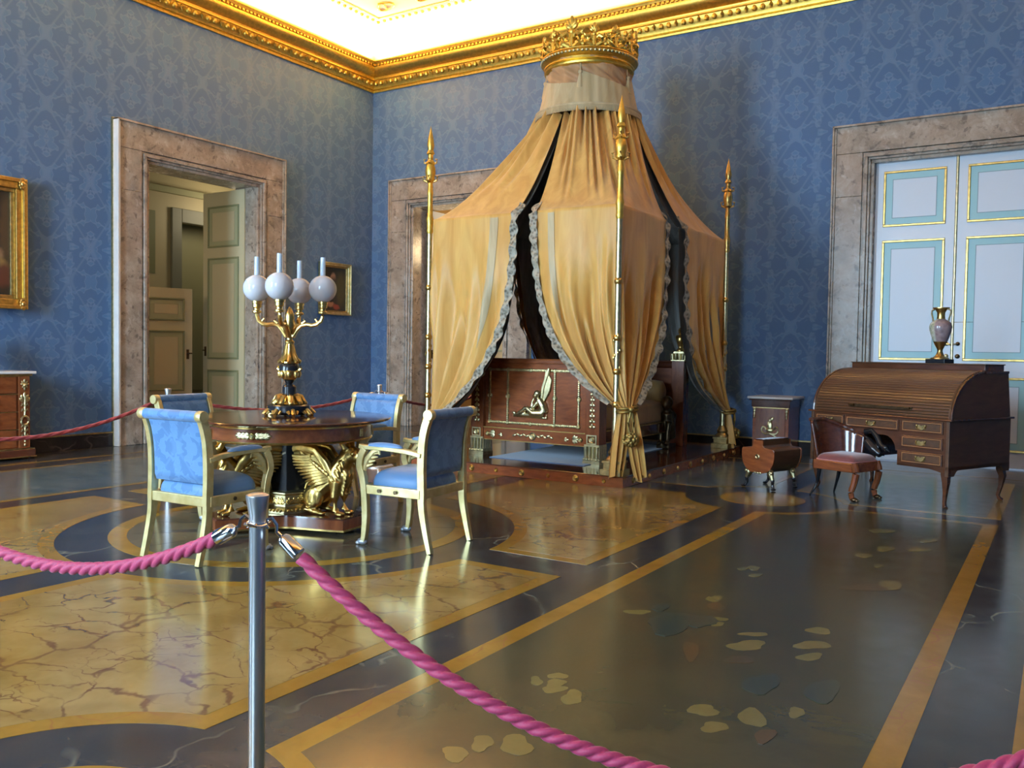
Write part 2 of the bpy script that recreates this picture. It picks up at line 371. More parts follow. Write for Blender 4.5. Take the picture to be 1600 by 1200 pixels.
for i, wx in enumerate((-7.2, -2.3)):
    w = mk('window_%d' % (i+1), B().frame(wx-.9, wx+.9, .6, 4.4, .09, Y0-.22, Y0-.14), M_['white'], kind='structure', smooth=0)
    b = B().box(wx-.04, wx+.04, Y0-.21, Y0-.15, .69, 4.31)
    for z in (1.6, 2.55, 3.5): b.box(wx-.81, wx+.81, Y0-.2, Y0-.16, z-.02, z+.02)
    mk('glazing_bar', b, M_['white'], w, smooth=0)

# ceiling with its cove
b = B(); prof = [(0, 6.24), (0, 6.31), (.05, 6.42), (.15, 6.53), (.32, 6.60), (.5, ZT)]
vs = []; fs = []
for d, z in prof: vs += [(X0+d, Y0+d, z), (X1-d, Y0+d, z), (X1-d, Y1-d, z), (X0+d, Y1-d, z)]
for i in range(len(prof)-1):
    for k in range(4): fs.append((i*4+k, i*4+(k+1) % 4, i*4+4+(k+1) % 4, i*4+4+k))
fs.append(tuple(len(vs)-4+k for k in range(4))); b.add(vs, fs)
ceil = mk('ceiling', b, M_['ceil'], smooth=30, kind='structure')
b = B(); d = .84
x = X0+d
while x < X1-d: b.ell((x, Y1-d, ZT-.01), .028, n=8, m=5); x += .13
y = Y1-d
while y > 4: b.ell((X0+d, y, ZT-.01), .028, n=8, m=5); y -= .13
b.box(X0+d+.1, X1-d, Y1-d-.12, Y1-d-.1, ZT-.012, ZT+.005); b.box(X0+d+.1, X0+d+.12, 4, Y1-d-.1, ZT-.012, ZT+.005)
for k in range(8):
    a = [(X0+d+.5+k*.75+.25*sin(q*.5)*(1-q/22), Y1-d-.45-.13*cos(q*.45), ZT-.012) for q in range(20)]
    b.tube(a, .012, 5)
mk('ceiling_beading', b, M_['gold_b'], ceil, kind='stuff')

# cornice: four mitred lengths
cprof = [(0, 5.80), (.028, 5.80), (.034, 5.825), (.028, 5.845), (.05, 5.85), (.056, 5.872), (.075, 5.90), (.098, 5.95), (.102, 5.972), (.13, 5.976), (.13, 5.996),
         (.112, 6.0), (.118, 6.025), (.15, 6.04), (.19, 6.065), (.225, 6.105), (.236, 6.15), (.236, 6.165), (.222, 6.17), (.226, 6.195), (.262, 6.2), (.27, 6.215), (.285, 6.235), (.285, 6.25), (0, 6.25)]
def corner(d, k): return [(X0+d, Y0+d), (X1-d, Y0+d), (X1-d, Y1-d), (X0+d, Y1-d)][k]
for num, k in enumerate((2, 3, 0, 1)):
    b = B(); vs = []; fs = []
    for d, z in cprof: vs += [corner(d, k)+(z,), corner(d, (k+1) % 4)+(z,)]
    for i in range(len(cprof)-1): fs.append((2*i, 2*i+1, 2*i+3, 2*i+2))
    b.add(vs, fs)
    tr = mk('trim_%d' % (num+1), b, M_['gold_b'], smooth=28, kind='structure')
    if num < 2:
        e = B(); dn = B(); p0 = Vector(corner(.1, k)+(0,)); p1 = Vector(corner(.1, (k+1) % 4)+(0,)); L = (p1-p0).length; t = (p1-p0)/L
        nrm = Vector((-t.y, t.x, 0)); n = int(L/.11)
        for i in range(n):
            c = p0+t*(i+.5)*L/n
            if (c-Vector((-4.7, 9, 0))).length > 8.2 or c.y < 5.5 or c.x > -1: continue
            if i % 3 == 2: e.tube([(c.x, c.y, 5.885), tuple(c+nrm*.012+Vector((0, 0, 5.93))), (c.x, c.y, 5.97)], [.012, .026, .008], 6)
            else: e.ell((c.x, c.y, 5.922), (.034, .034, .042), n=8, m=6)
        n = int(L/.07)
        for i in range(n):
            c = p0+t*(i+.5)*L/n+nrm*.14
            if c.y < 5.5 or c.x > -1: continue
            dn.cbox((c.x, c.y, 6.183), (.04, .04, .026))
        mk('egg_moulding', e, M_['gold_b'], tr, kind='stuff'); mk('dentil_band', dn, M_['gold_b'], tr, smooth=0, kind='stuff')

# black skirting with a gilt fillet
def skirting(side, segs):
    b = B(); g = B()
    for x0, x1, y0, y1 in segs:
        b.box(x0, x1, y0, y1, 0, .17); dx = .006 if x1-x0 < .2 else 0; dy = .006 if y1-y0 < .2 else 0
        g.box(x0-dx, x1+dx, y0-dy, y1+dy, .17, .188)
    o = mk('baseboard_'+side, b, M_['black_marble'], smooth=0, kind='structure'); mk('gilt_fillet', g, M_['gold_d'], o, smooth=0)
skirting('left', [(X0, X0+.025, Y0, 6.73), (X0, X0+.025, 9.58, Y1)])
skirting('back', [(X0+.03, -9.945, Y1-.025, Y1), (-7.095, -2.585, Y1-.025, Y1), (.265, X1, Y1-.025, Y1)])

# marble door surrounds (built facing -y, then turned)
def surround(num, loc, rz, pale=False):
    e = bpy.data.objects.new('trim_%d' % num, None); COL.objects.link(e); e.location = loc; e.rotation_euler = (0, 0, rz); e['kind'] = 'structure'
    for s in (-1, 1):
        for (z0, z1) in ((0, 3.32), (3.324, 3.86)):
            b = B(); xs = sorted((s*1.40, s*1.06)); b.box(xs[0], xs[1], -.10, 0, z0, z1); mk('jamb_block', b, M_['breccia'], e, smooth=0, bev=.003)
        b = B(); xs = sorted((s*1.425, s*1.40)); b.box(xs[0], xs[1], -.135, 0, 0, 4.22); xs = sorted((s*1.40, s*1.375)); b.box(xs[0], xs[1], -.118, 0, 0, 4.19); mk('outer_fillet', b, M_['whitemarble'] if pale and s < 0 else M_['breccia'], e, smooth=0, bev=.004)
        b = B()
        for (a, c, d) in ((1.06, 1.035, -.082), (1.035, .995, -.118), (.995, .965, -.09), (.965, .925, -.06)):
            xs = sorted((s*a, s*c)); b.box(xs[0], xs[1], d, 0, 0, 3.86-(1.06-c))
        mk('inner_moulding', b, M_['breccia'], e, smooth=0, bev=.005)
        b = B(); xs = sorted((s*.965, s*.925)); b.box(xs[0], xs[1], .0, TW, 0, 3.78); mk('reveal_lining', b, M_['breccia'], e, smooth=0)
    mk('lintel', B().box(-1.40, 1.40, -.10, 0, 3.865, 4.195), M_['breccia'], e, smooth=0, bev=.003)
    mk('outer_fillet', B().box(-1.425, 1.425, -.135, 0, 4.195, 4.22), M_['breccia'], e, smooth=0, bev=.004)
    b = B()
    for (a, c, d) in ((1.06, 1.035, -.082), (1.035, .995, -.118), (.995, .965, -.09), (.965, .925, -.06)):
        b.box(-a, a, d, 0, 3.86-(1.06-c), 3.86-(1.06-a))
    mk('inner_moulding', b, M_['breccia'], e, smooth=0, bev=.005)
    mk('reveal_lining', B().box(-.925, .925, 0, TW, 3.735, 3.785), M_['breccia'], e, smooth=0)
    mk('gilt_fillet', B().box(-1.437, -1.425, -.035, 0, 0, 4.232).box(1.425, 1.437, -.035, 0, 0, 4.232).box(-1.425, 1.425, -.035, 0, 4.22, 4.232), M_['gold_p'], e, smooth=0)
    return e
surround(5, (X0, 8.155, 0), radians(90), True); surround(6, (-8.52, Y1, 0), 0); surround(7, (-1.16, Y1, 0), 0)

# white double door at the right
def panelled(e, x0, x1, panels, cols, y=-.0, bw=.075, mould=True):
    """moulded panels on the -y face of a leaf"""
    for z0, z1 in panels:
        f = B().frame(x0, x1, z0, z1, .028, y-.018, y); mk('panel_moulding', f, cols[0], e, smooth=0, bev=.006)
        mk('panel_border', B().frame(x0+.028, x1-.028, z0+.028, z1-.028, bw, y-.004, y), cols[1], e, smooth=0)
        if cols[3]: mk('panel_line', B().frame(x0+.028+bw, x1-.028-bw, z0+.028+bw, z1-.028-bw, .008, y-.007, y), cols[3], e, smooth=0)
        mk('panel_field', B().box(x0+.036+bw, x1-.036-bw, y-.006, y, z0+.036+bw, z1-.036-bw), cols[2], e, smooth=0)
d1 = bpy.data.objects.new('door_1', None); COL.objects.link(d1); d1.location = (-1.16, Y1+.045, 0); d1['kind'] = 'structure'
PAN = [(2.93, 3.62), (1.27, 2.76), (.20, 1.08)]
PC = (M_['gold'], M_['turq'], M_['white2'], plain('grey_line', (.22, .33, .36), .5))
for s in (-1, 1):
    leaf = mk('door_leaf', B().box(min(0, s*.92), max(0, s*.92), 0, .06, .015, 3.735), M_['white'], d1, smooth=0)
    c = s*.47
    panelled(leaf, c-.355, c+.355, PAN, PC)
    for z, r in ((1.475, .024), (1.325, .028)):
        b = B().lathe([(r, 0), (r, .008), (r*.6, .014), (0, .016)], 14, (s*.062-.0, -.001, z), axis='y'); b = B().merge(b)
        b.v = [(p[0], -p[1]-.002, p[2]) for p in b.v]; b.f = [f[::-1] for f in b.f]
        mk('keyhole_plate', b, M_['bronze'] if s > 0 else M_['gold_p'], leaf)
    b = B().tube([(s*.062, -.012, 1.475), (s*.062, -.05, 1.475), (s*.062-.035*s, -.055, 1.47), (s*.062-.05*s, -.05, 1.462)], .009, 8)
    mk('door_handle', b, M_['gold'] if s < 0 else M_['bronze'], leaf)
mk('gilt_astragal', B().lathe([(.016, .015), (.016, 3.735)], 10, (0, -.004, 0)), M_['gold_p'], d1)
mk('door_stop', B().box(0, .83, -.004, 0, 1.735, 1.741), M_['bronze'], d1, smooth=0)

# ------------------------------------------------------------------ room beyond the left wall
aw = wall('wall_anteroom', [(-13.4, -13.2, 9.2, 9.8, 0, 4.3), (-13.4, -13.2, 11.0, 13.6, 0, 4.3), (-13.4, -13.2, 9.8, 11.0, 3.5, 4.3), (-13.4, -10.87, 13.4, 13.6, 0, 4.3), (-13.75, -13.4, 11.0, 11.1, 0, 4.3), (-13.75, -13.4, 8.9, 9.0, 0, 4.3), (-13.75, -13.65, 8.9, 11.1, 0, 4.3),
     (-13.4, -13.2, 5.0, 9.2, 0, 4.3), (-13.4, -10.87, 4.9, 5.0, 0, 4.3)], M_['cream'])
for z0, z1 in ((.95, 2.3), (2.55, 3.62), (.25, .8)):
    mk('painted_panel', B().box(-13.2, -13.19, 8.55, 9.32, z0, z1), M_['sage'], aw, smooth=0)
mk('door_casing', B().box(-13.2, -13.14, 9.62, 9.82, 0, 3.72).box(-13.2, -13.14, 10.98, 11.2, 0, 3.72).box(-13.2, -13.14, 9.82, 10.98, 3.48, 3.72), plain('grey_casing', (.22, .22, .17), .5), aw, smooth=0, bev=.01)
mk('cornice_band', B().box(-13.2, -13.1, 5.0, 13.4, 3.95, 4.05), M_['sage_l'], aw, smooth=0)
mk('far_wall_panel', B().box(-13.65, -13.63, 9.05, 10.95, .5, 4.2), M_['sage_l'], aw, smooth=0)
mk('far_baseboard', B().box(-13.65, -13.62, 9.05, 10.95, 0, .42), M_['slate'], aw, smooth=0)
c2 = mk('ceiling_anteroom', B().box(-13.8, X0-TW, 4.9, 13.6, 4.3, 4.4), M_['sage_l'], smooth=0, kind='structure')
mk('ceiling_moulding', B().tube([(-12.3+.8*cos(a*pi/24), 8.6+1.5*sin(a*pi/24), 4.29) for a in range(48)], .035, 6, closed=True), M_['cream'], c2)
mk('floor_anteroom', B().box(-13.8, X0-TW, 4.9, 13.6, -.1, -.002), M_['greyinlay'], smooth=0, kind='structure')
SG = (M_['sage'], M_['sage_l'], M_['cream'], None)
# open leaf of the left doorway, standing at right angles to the wall
d2 = bpy.data.objects.new('door_2', None); COL.objects.link(d2); d2.location = (X0-TW+.26, 9.07, 0); d2.rotation_euler = (0, 0, radians(180)); d2['kind'] = 'structure'
# local x runs into the far room; the panelled face looks to -y in the room
def leaf_at(name, loc, rz, w, h, panels, edge=M_['cream'], hx=.06, hz=1.25):
    d = bpy.data.objects.new(name, None); COL.objects.link(d); d.location = loc; d.rotation_euler = (0, 0, rz); d['kind'] = 'structure'
    lf = mk('door_leaf', B().box(0, w, 0, .05, .015, h), edge, d, smooth=0)
    panelled(lf, .12, w-.12, panels, SG, 0, .07)
    b = B().tube([(hx, 0, hz), (hx, -.05, hz), (hx+.05, -.055, hz)], .011, 8).box(hx-.02, hx+.02, -.008, 0, hz-.09, hz+.06)
    mk('door_handle', b, M_['bronze'], lf)
    return d
COL.objects.unlink(d2); bpy.data.objects.remove(d2)
leaf_at('door_2', (-11.60, 9.06, 0), 0, .96, 3.72, [(2.86, 3.5), (1.12, 2.70), (.22, .95)])
leaf_at('door_3', (-11.75, 8.02, 0), radians(72), .80, 2.20, [(1.70, 2.05), (.62, 1.55), (.15, .5)], hx=.73, hz=1.2)
# ------------------------------------------------------------------ room beyond the back wall
bw = wall('wall_back_room', [(X0, -6.4, 14.4, 14.6, 0, 4.4), (X0-.2, X0, Y1+TW, 14.6, 0, 4.4), (-6.4, -6.2, Y1+TW, 14.6, 0, 4.4)], M_['tan'])
for xx in (-9.9, -8.75, -7.6):
    mk('painted_panel', B().frame(xx, xx+.95, 1.3, 3.2, .03, 14.38, 14.4), M_['sage_l'], bw, smooth=0, bev=.006)
    mk('painted_panel', B().frame(xx, xx+.95, .25, 1.1, .03, 14.38, 14.4), M_['sage_l'], bw, smooth=0, bev=.006)
mk('ceiling_back_room', B().box(X0-.2, -6.2, Y1+TW, 14.6, 4.4, 4.5), M_['cream'], smooth=0, kind='structure')
mk('floor_back_room', B().box(X0-.2, -6.2, Y1+TW, 14.6, -.1, -.002), M_['giallo'], smooth=0, kind='structure')
d4 = leaf_at('door_4', (-9.34, Y1+.30, 0), radians(90), .94, 3.72, [(2.86, 3.5), (1.12, 2.70), (.22, .95)], M_['white'])
lf = d4.children[0]

# ------------------------------------------------------------------ floor of inlaid marble
CX, CY = -4.745, 4.55
fl = mk('floor', B().box(X0-TW, X1, Y0, Y1+TW, -.12, -.0015), M_['dark'], smooth=0, kind='structure')
def slab(name, poly, m, z=0., label=None):
    b = B().prism([(CX+x, CY+y, -.004) for x, y in poly], (0, 0, .004+z)); return mk(name, b, m, fl, smooth=0)
def arc(c, r, a0, a1, n=24): return [(c[0]+r*cos(a0+(a1-a0)*i/n), c[1]+r*sin(a0+(a1-a0)*i/n)) for i in range(n+1)]
RC = (2.463, 3.31)
def quad(o):
    bx, R, hx, hy, q = .165+o, 1.60+o, 2.315-o, 3.195-o, .685+o
    a = math.acos(bx/R); p = arc((0, 0), R, a, pi/2-a+0, 20)[::-1]
    # p runs from the x side to the y side
    p = arc((0, 0), R, math.asin(bx/R), pi/2-math.asin(bx/R), 22)
    y1 = RC[1]-sqrt(q*q-(RC[0]-hx)**2); x1 = RC[0]-sqrt(q*q-(RC[1]-hy)**2)
    a0 = atan2(hy-RC[1], x1-RC[0]); a1 = atan2(y1-RC[1], hx-RC[0])
    if a0 < 0: a0 += 2*pi
    if a1 < 0: a1 += 2*pi
    return p+[(bx, hy)]+arc(RC, q, a0, a1, 16)+[(hx, bx)]
for sx in (1, -1):
    for sy in (1, -1):
        slab('marble_border', [(x*sx, y*sy) for x, y in quad(0)], M_['ochre'])
        slab('marble_panel', [(x*sx, y*sy) for x, y in quad(.095)], M_['giallo'], .0006)
def ring(name, c, r0, r1, m, z=0., n=72):
    b = B().lathe([(r0, -.004), (r1, -.004), (r1, z), (r0, z), (r0, -.004)], n, (CX+c[0], CY+c[1], 0)); return mk(name, b, m, fl, smooth=30)
def disc(name, c, r, m, z=0., n=64):
    b = B().lathe([(r, -.004), (r, z)], n, (CX+c[0], CY+c[1], 0)); return mk(name, b, m, fl, smooth=30)
ring('marble_ring', (0, 0), 1.16, 1.28, M_['ochre']); disc('marble_disc', (0, 0), 1.16, M_['greyinlay'])
for k in range(8):
    a = k*pi/4+.15
    pts = [(cos(a+da)*r, sin(a+da)*r) for r, da in ((.45, 0), (.62, -.13), (1.12, 0), (.62, .13))]
    slab('star_ray', pts, M_['dark'], .0006)
    a += pi/8
    slab('star_line', [(cos(a+da)*r, sin(a+da)*r) for r, da in ((.3, 0), (1.15, -.008), (1.15, .008))], M_['dark'], .0006)
for sx in (1, -1):
    for sy in (1, -1):
        ring('marble_ring', (sx*RC[0], sy*RC[1]), .30, .375, M_['ochre'], 0, 48); disc('marble_disc', (sx*RC[0], sy*RC[1]), .30, M_['giallo'], .0, 48)
def bay(x0, x1, y0, y1, r, corners, mo, mi, wx, wy, wr):
    """rectangular bay with an ochre edge; corners are roundel centres that bite into it"""
    def out(o, ox, oy, orr):
        P = [(x0+ox, y0+oy), (x1-ox, y0+oy), (x1-ox, y1-oy), (x0+ox, y1-oy)]; res = []
        for i, (px, py) in enumerate(P):
            c = next((c for c in corners if abs(c[0]-px) < .75 and abs(c[1]-py) < .75), None)
            if not c: res.append((px, py)); continue
            q = r+orr; sx = 1 if i in (0, 3) else -1; sy = 1 if i in (0, 1) else -1
            pv = (px, c[1]+sy*sqrt(max(q*q-(px-c[0])**2, 0))); ph = (c[0]+sx*sqrt(max(q*q-(py-c[1])**2, 0)), py)
            A, Z = (pv, ph) if i in (0, 2) else (ph, pv)
            a0 = atan2(A[1]-c[1], A[0]-c[0]); a1 = atan2(Z[1]-c[1], Z[0]-c[0])
            while a1-a0 > pi: a1 -= 2*pi
            while a1-a0 < -pi: a1 += 2*pi
            res += arc(c, q, a0, a1, 16)
        return res
    slab('marble_border', out(0, 0, 0, 0), mo); slab('marble_panel', out(0, wx, wy, wr), mi, .0006)
RS = [(sx*RC[0], sy*RC[1]) for sx in (1, -1) for sy in (1, -1)]
bay(2.605, 4.349, -3.20, 3.20, .69, RS, M_['ochre'], M_['green'], .103, .075, .08)
bay(-4.40, -2.605, -3.20, 3.20, .69, RS, M_['ochre'], M_['slate'], .075, .06, .08)
bay(2.605, 4.349, 3.48, 5.86, .69, RS, M_['ochre'], M_['slate'], .103, .05, .06)
bay(-4.40, -2.605, 3.48, 5.86, .69, RS, M_['ochre'], M_['slate'], .075, .05, .06)
bay(-2.315, 2.315, 3.66, 5.86, .72, RS, M_['ochre'], M_['slate'], .06, .05, .05)
bay(4.64, 5.55, -3.20, 5.86, .69, [], M_['ochre'], M_['green'], .1, .1, .1)
bay(2.605, 4.349, -6.9, -3.48, .69, RS, M_['ochre'], M_['slate'], .103, .05, .06)
bay(-2.315, 2.315, -6.9, -3.42, .72, RS, M_['ochre'], M_['slate'], .06, .05, .05)
slab('marble_strip', [(-4.85, -7), (-4.79, -7), (-4.79, 6.6), (-4.85, 6.6)], M_['ochre'])
slab('marble_strip', [(-4.79, 6.22), (5.5, 6.22), (5.5, 6.27), (-4.79, 6.27)], M_['ochre'])
# painted stones scattered over the dark bay at the right
PATCH = [(-1.776,4.002,.049,.034,.018,-.039),(-1.536,4.463,.04,.028,.018,-.052),(-1.478,4.327,.037,.026,.026,-.073),(-1.406,4.12,.044,.031,.012,-.034),(-1.381,4.047,.036,.025,.011,-.032),(-1.182,3.998,.052,.037,.009,-.031),(-1.161,3.824,.07,.049,.021,-.066),(-.943,4.229,.046,.032,.013,-.055),(-.918,4.0,.061,.043,.015,-.064),(-.889,3.835,.045,.032,.012,-.05),(-1.13,3.624,.064,.044,.012,-.038),(-1.343,3.611,.033,.023,.041,-.107),(-1.722,2.923,.021,.015,.023,-.038),(-1.678,3.018,.031,.022,.017,-.03),(-1.647,2.948,.035,.024,.02,-.035),(-1.622,2.89,.037,.025,.019,-.034),(-1.526,2.859,.034,.023,.032,-.059),(-1.075,3.028,.049,.034,.017,-.046),(-.991,2.912,.045,.031,.013,-.037),(-.906,3.069,.042,.029,.023,-.075),(-.784,3.202,.028,.02,.011,-.042),(-1.59,2.352,.031,.021,.032,-.047),(-1.489,2.404,.047,.032,.037,-.059),(-1.618,2.239,.038,.026,.029,-.04),(-.873,5.207,.127,.091,.015,-.089),(-.798,5.326,.052,.037,.017,-.108),(-.986,6.31,.061,.045,.011,-.071),(-1.07,6.017,.049,.036,.01,-.054),(-.787,6.416,.061,.045,.006,-.048),(-1.115,6.951,.078,.058,.012,-.072),(-.777,6.785,.054,.039,.008,-.066),(-.94,5.769,.028,.02,.007,-.04),(-1.563,5.252,.031,.022,.016,-.053),(-1.612,5.195,.027,.02,.011,-.035),(-1.501,5.085,.035,.025,.01,-.033),(-.823,2.941,.031,.021,.016,-.055)]
PG = [(-1.462,4.045,.058,.041,.04,-.107),(-1.708,4.141,.038,.027,.024,-.058),(-.973,3.405,.059,.041,.032,-.109),(-.753,3.468,.064,.044,.025,-.109),(-1.567,3.937,.101,.071,.062,-.153)]
rnd = random.Random(3)
for i, (x, y, ax, ay, bx, by) in enumerate(PATCH+PG):
    m = M_['patch_g'] if i >= len(PATCH) else (M_['patch_r'] if i in (2, 10, 11, 35, 24) else M_['patch_y'])
    ph = [rnd.random()*6.3 for _ in range(3)]; poly = []
    for k in range(18):
        a = 2*pi*k/18; r = 1+.16*sin(2*a+ph[0])+.12*sin(3*a+ph[1])+.06*sin(5*a+ph[2])
        poly.append((x+r*(ax*cos(a)+bx*sin(a)), y+r*(ay*cos(a)+by*sin(a)), .0005))
    c_ = sum((Vector(p) for p in poly), Vector())/18
    bb = B(); bb.add([(p[0], p[1], .0004) for p in poly]+[(p[0], p[1], .0009+.00004*i) for p in poly], [tuple(range(18, 36)), tuple(range(17, -1, -1))]+[(k, (k+1) % 18, 18+(k+1) % 18, 18+k) for k in range(18)])
    if (Vector(poly[1])-c_).cross(Vector(poly[2])-c_).z < 0: bb.f = [f[::-1] for f in bb.f]
    mk('stone_patch', bb, m, fl, smooth=0)

# ================================================================== CANOPY, BED, PLATFORM
GILT = M_['gold']; PGILT = M_['gold_p']
def rosette(r, d=.014):
    return B().lathe([(0, d), (r*.35, d), (r*.5, d*.5), (r*.75, d*.9), (r, d*.3), (r, 0)][::-1], 14)
def leaf_fan(n, L, w, spread, d=.02):
    """palmette: n petals fanning upward in the xz plane"""
    b = B()
    for i in range(n):
        a = (i-(n-1)/2)/max(1, (n-1)/2)*spread; l = L*(1-.35*abs(a)/max(spread, .01))
        b.ell((sin(a)*l*.55, 0, cos(a)*l*.55), (w*.5, d*.5, l*.5), Matrix.Rotation(a, 3, 'Y'), 8, 6)
    return b
PX0, PX1, PY0, PY1, PZ = -6.16, -3.555, 7.61, 11.2, .111
plat = thing('bed_platform', 'low polished mahogany platform with gilt studs under the canopied bed', 'platform', ((PX0+PX1)/2, (PY0+PY1)/2, 0))
hx, hy = (PX1-PX0)/2, (PY1-PY0)/2
mk('platform_body', B().box(-hx, hx, -hy, hy, 0, PZ-.012), M_['mahog'], plat, smooth=0, bev=.003)
mk('platform_top', B().box(-hx-.006, hx+.006, -hy-.006, hy+.006, PZ-.012, PZ), M_['mahog_t'], plat, smooth=0, bev=.003)
for i in range(8):
    x = -hx+.2+i*(2*hx-.4)/7; r = .022 if i % 2 else .034
    mk('gilt_stud', B().merge(rosette(r), MT((x, -hy, .052), 0, 1, radians(90))), GILT, plat)
for i in range(9):
    y = -hy+.25+i*(2*hy-.5)/8; r = .022 if i % 2 else .034
    mk('gilt_stud', B().merge(rosette(r), MT((hx, y, .052), 0, 1, 0, radians(90))), GILT, plat)
rug = tag(mk('bed_rug', B().box(-5.42, -4.22, 8.08, 10.5, PZ, PZ+.008), M_['rug'], bev=.003), 'flat blue rug lying on the platform beneath the bed', 'rug')

# ---- the bed itself
BX, BYF, BYH = -4.965, 8.33, 10.72
bed = thing('bed', 'mahogany bed with gilt bronze mounts and a reclining winged figure on its footboard', 'bed', (BX, (BYF+BYH)/2, PZ))
yf, yh = BYF-(BYF+BYH)/2, BYH-(BYF+BYH)/2
def post(s, y, h, cap):
    e = mk('bed_post', B().box(s*.745-.085, s*.745+.085, y-.085, y+.085, .20, h), M_['mahog_v'], bed, smooth=0, bev=.004)
    b = B().cbox((s*.745, y, .018), (.20, .20, .036)).cbox((s*.745, y, .052), (.185, .185, .03)).cbox((s*.745, y, .13), (.15, .15, .13)).cbox((s*.745, y, .20), (.18, .18, .02))
    for k in range(4):
        for q in (-1.5, -.5, .5, 1.5):
            o = (q*.042, -.083); a = k*pi/2; b.tube([(s*.745+o[0]*cos(a)-o[1]*sin(a), y+o[0]*sin(a)+o[1]*cos(a), .07), (s*.745+o[0]*cos(a)*1.05-o[1]*sin(a), y+o[0]*sin(a)*1.05+o[1]*cos(a), .19)], .019, 8)
    for q in range(7): b.ell((s*.745-.09+q*.03, y-.09, .052), .014, n=8, m=5)
    mk('post_foot', b, PGILT, e, bev=0)
    m = MT((s*.745, y-.086, .265), 0, 1, radians(90))
    b = B().merge(rosette(.042), m).frame(s*.745-.06, s*.745+.06, .215, .315, .012, y-.097, y-.085)
    mk('square_mount', b, PGILT, e)
    b = B()
    for k in range(12):
        z = .40+k*.058; w = .035*(1-k/16)
        b.ell((s*.745-w*.6, y-.088, z), (w*.6, .008, .02), Matrix.Rotation(.6, 3, 'Y'), 8, 5); b.ell((s*.745+w*.6, y-.088, z), (w*.6, .008, .02), Matrix.Rotation(-.6, 3, 'Y'), 8, 5); b.ell((s*.745, y-.09, z+.02), (.011, .011, .02), n=8, m=5)
    b.merge(leaf_fan(7, .17, .05, 1.2, .02), MT((s*.745, y-.088, .90)))
    mk('candelabrum_mount', b, PGILT, e)
    return e
for s in (-1, 1): post(s, yf, 1.08, 0)
mk('footboard_panel', B().box(-.66, .66, yf-.035, yf+.035, .27, 1.06), M_['mahog'], bed, smooth=0)
mk('footboard_rail', B().box(-.675, .675, yf-.06, yf+.06, 1.06, 1.115).box(-.66, .66, yf-.075, yf+.05, 1.10, 1.115), M_['mahog'], bed, smooth=0, bev=.008)
low = mk('lower_rail', B().box(-.66, .66, yf-.07, yf+.05, .185, .32), M_['mahog'], bed, smooth=0, bev=.003)
mk('gilt_line', B().box(-.66, .66, yf-.076, yf-.06, .318, .328).box(-.66, .66, yf-.076, yf-.06, .18, .189), GILT, low, smooth=0)
Y = yf-.074
mk('frieze_rosette', B().merge(rosette(.045), MT((0, Y, .252), 0, 1, radians(90))), PGILT, low)
for s in (-1, 1):
    b = B()
    for k in range(5):
        b.ell((s*(.07+k*.042), Y, .252+.012*(k % 2)), (.03, .008, .013), Matrix.Rotation(s*.35*(-1)**k, 3, 'Y'), 8, 5)
    mk('leaf_mount', b, PGILT, low, kind='stuff'); b = B()
    b.merge(leaf_fan(3, .06, .02, .6, .012), MT((s*.40, Y, .245), 0, 1, 0, s*radians(90)))
    b.merge(leaf_fan(5, .09, .028, .9, .014), MT((s*.50, Y, .252), 0, 1, 0, s*radians(90))); b.merge(rosette(.028), MT((s*.60, Y, .252), 0, 1, radians(90)))
    mk('palmette_mount', b, PGILT, low, kind='stuff')
# chain of gilt leaves laid out in three compartments
b = B(); Y = yf-.04
def chain(xa, za, xb, zb):
    L = sqrt((xb-xa)**2+(zb-za)**2); n = int(L/.021)
    for i in range(n+1):
        f = i/n; x = xa+(xb-xa)*f; z = za+(zb-za)*f; h = abs(xb-xa) > abs(zb-za)
        b.ell((x, Y, z), (.013 if h else .018, .010, .018 if h else .013), n=6, m=4)
xs = (-.60, -.355, .255, .555)
for x in xs: chain(x, .385, x, .985)
chain(xs[0], .385, xs[3], .385); chain(xs[0], .985, xs[3], .985)
mk('leaf_chain', b, PGILT, bed, kind='stuff')
for x, z in [(q, .685) for q in xs]+[(-.05, .385), (-.05, .985)]+[(q, w) for q in xs for w in (.385, .985)]:
    mk('gilt_rosette', B().merge(rosette(.032 if z == .685 else .026), MT((x, yf-.036, z), 0, 1, radians(90))), PGILT, bed)
# winged sleeper, in low relief on the footboard
b = B(); Y = yf-.05; ox, oz = 0., .47
def P3(x, z, y=0): return (ox+x, Y-y, oz+z)
b.tube([P3(-.27, .0), P3(.17, -.01)], .014, 8)
b.tube([P3(.13, .05), P3(.115, .13, .01), P3(.07, .20, .015)], [.05, .047, .04], 10)               # torso
b.tube([P3(.12, .05, .01), P3(-.0, .045, .03), P3(-.08, .10, .03)], [.046, .038, .03], 10)          # thigh
b.tube([P3(-.08, .10, .03), P3(-.15, .05, .025), P3(-.22, .02, .02)], [.03, .024, .015], 8)          # shin
b.tube([P3(.10, .03), P3(-.02, .02, .01), P3(-.16, .015, .01), P3(-.25, .025, .01)], [.042, .034, .022, .014], 8)
b.ell(P3(-.255, .035, .012), (.03, .014, .016), None, 8, 6); b.ell(P3(-.235, .012, .012), (.03, .014, .014), None, 8, 6)
b.tube([P3(.085, .19, .03), P3(.02, .11, .04), P3(-.01, .10, .04)], [.022, .019, .015], 8)           # near arm to the knee
b.tube([P3(-.01, .10, .04), P3(.0, .17, .035), P3(.03, .225, .03)], [.016, .016, .012], 8)           # forearm to the cheek
b.tube([P3(.13, .16, .0), P3(.165, .08, .0), P3(.16, .0, .0)], [.02, .017, .013], 8)
b.ell(P3(.045, .245, .03), (.036, .034, .044), Matrix.Rotation(.4, 3, 'Y'), 10, 8); b.tube([P3(.07, .2, .02), P3(.05, .235, .025)], .02, 8)
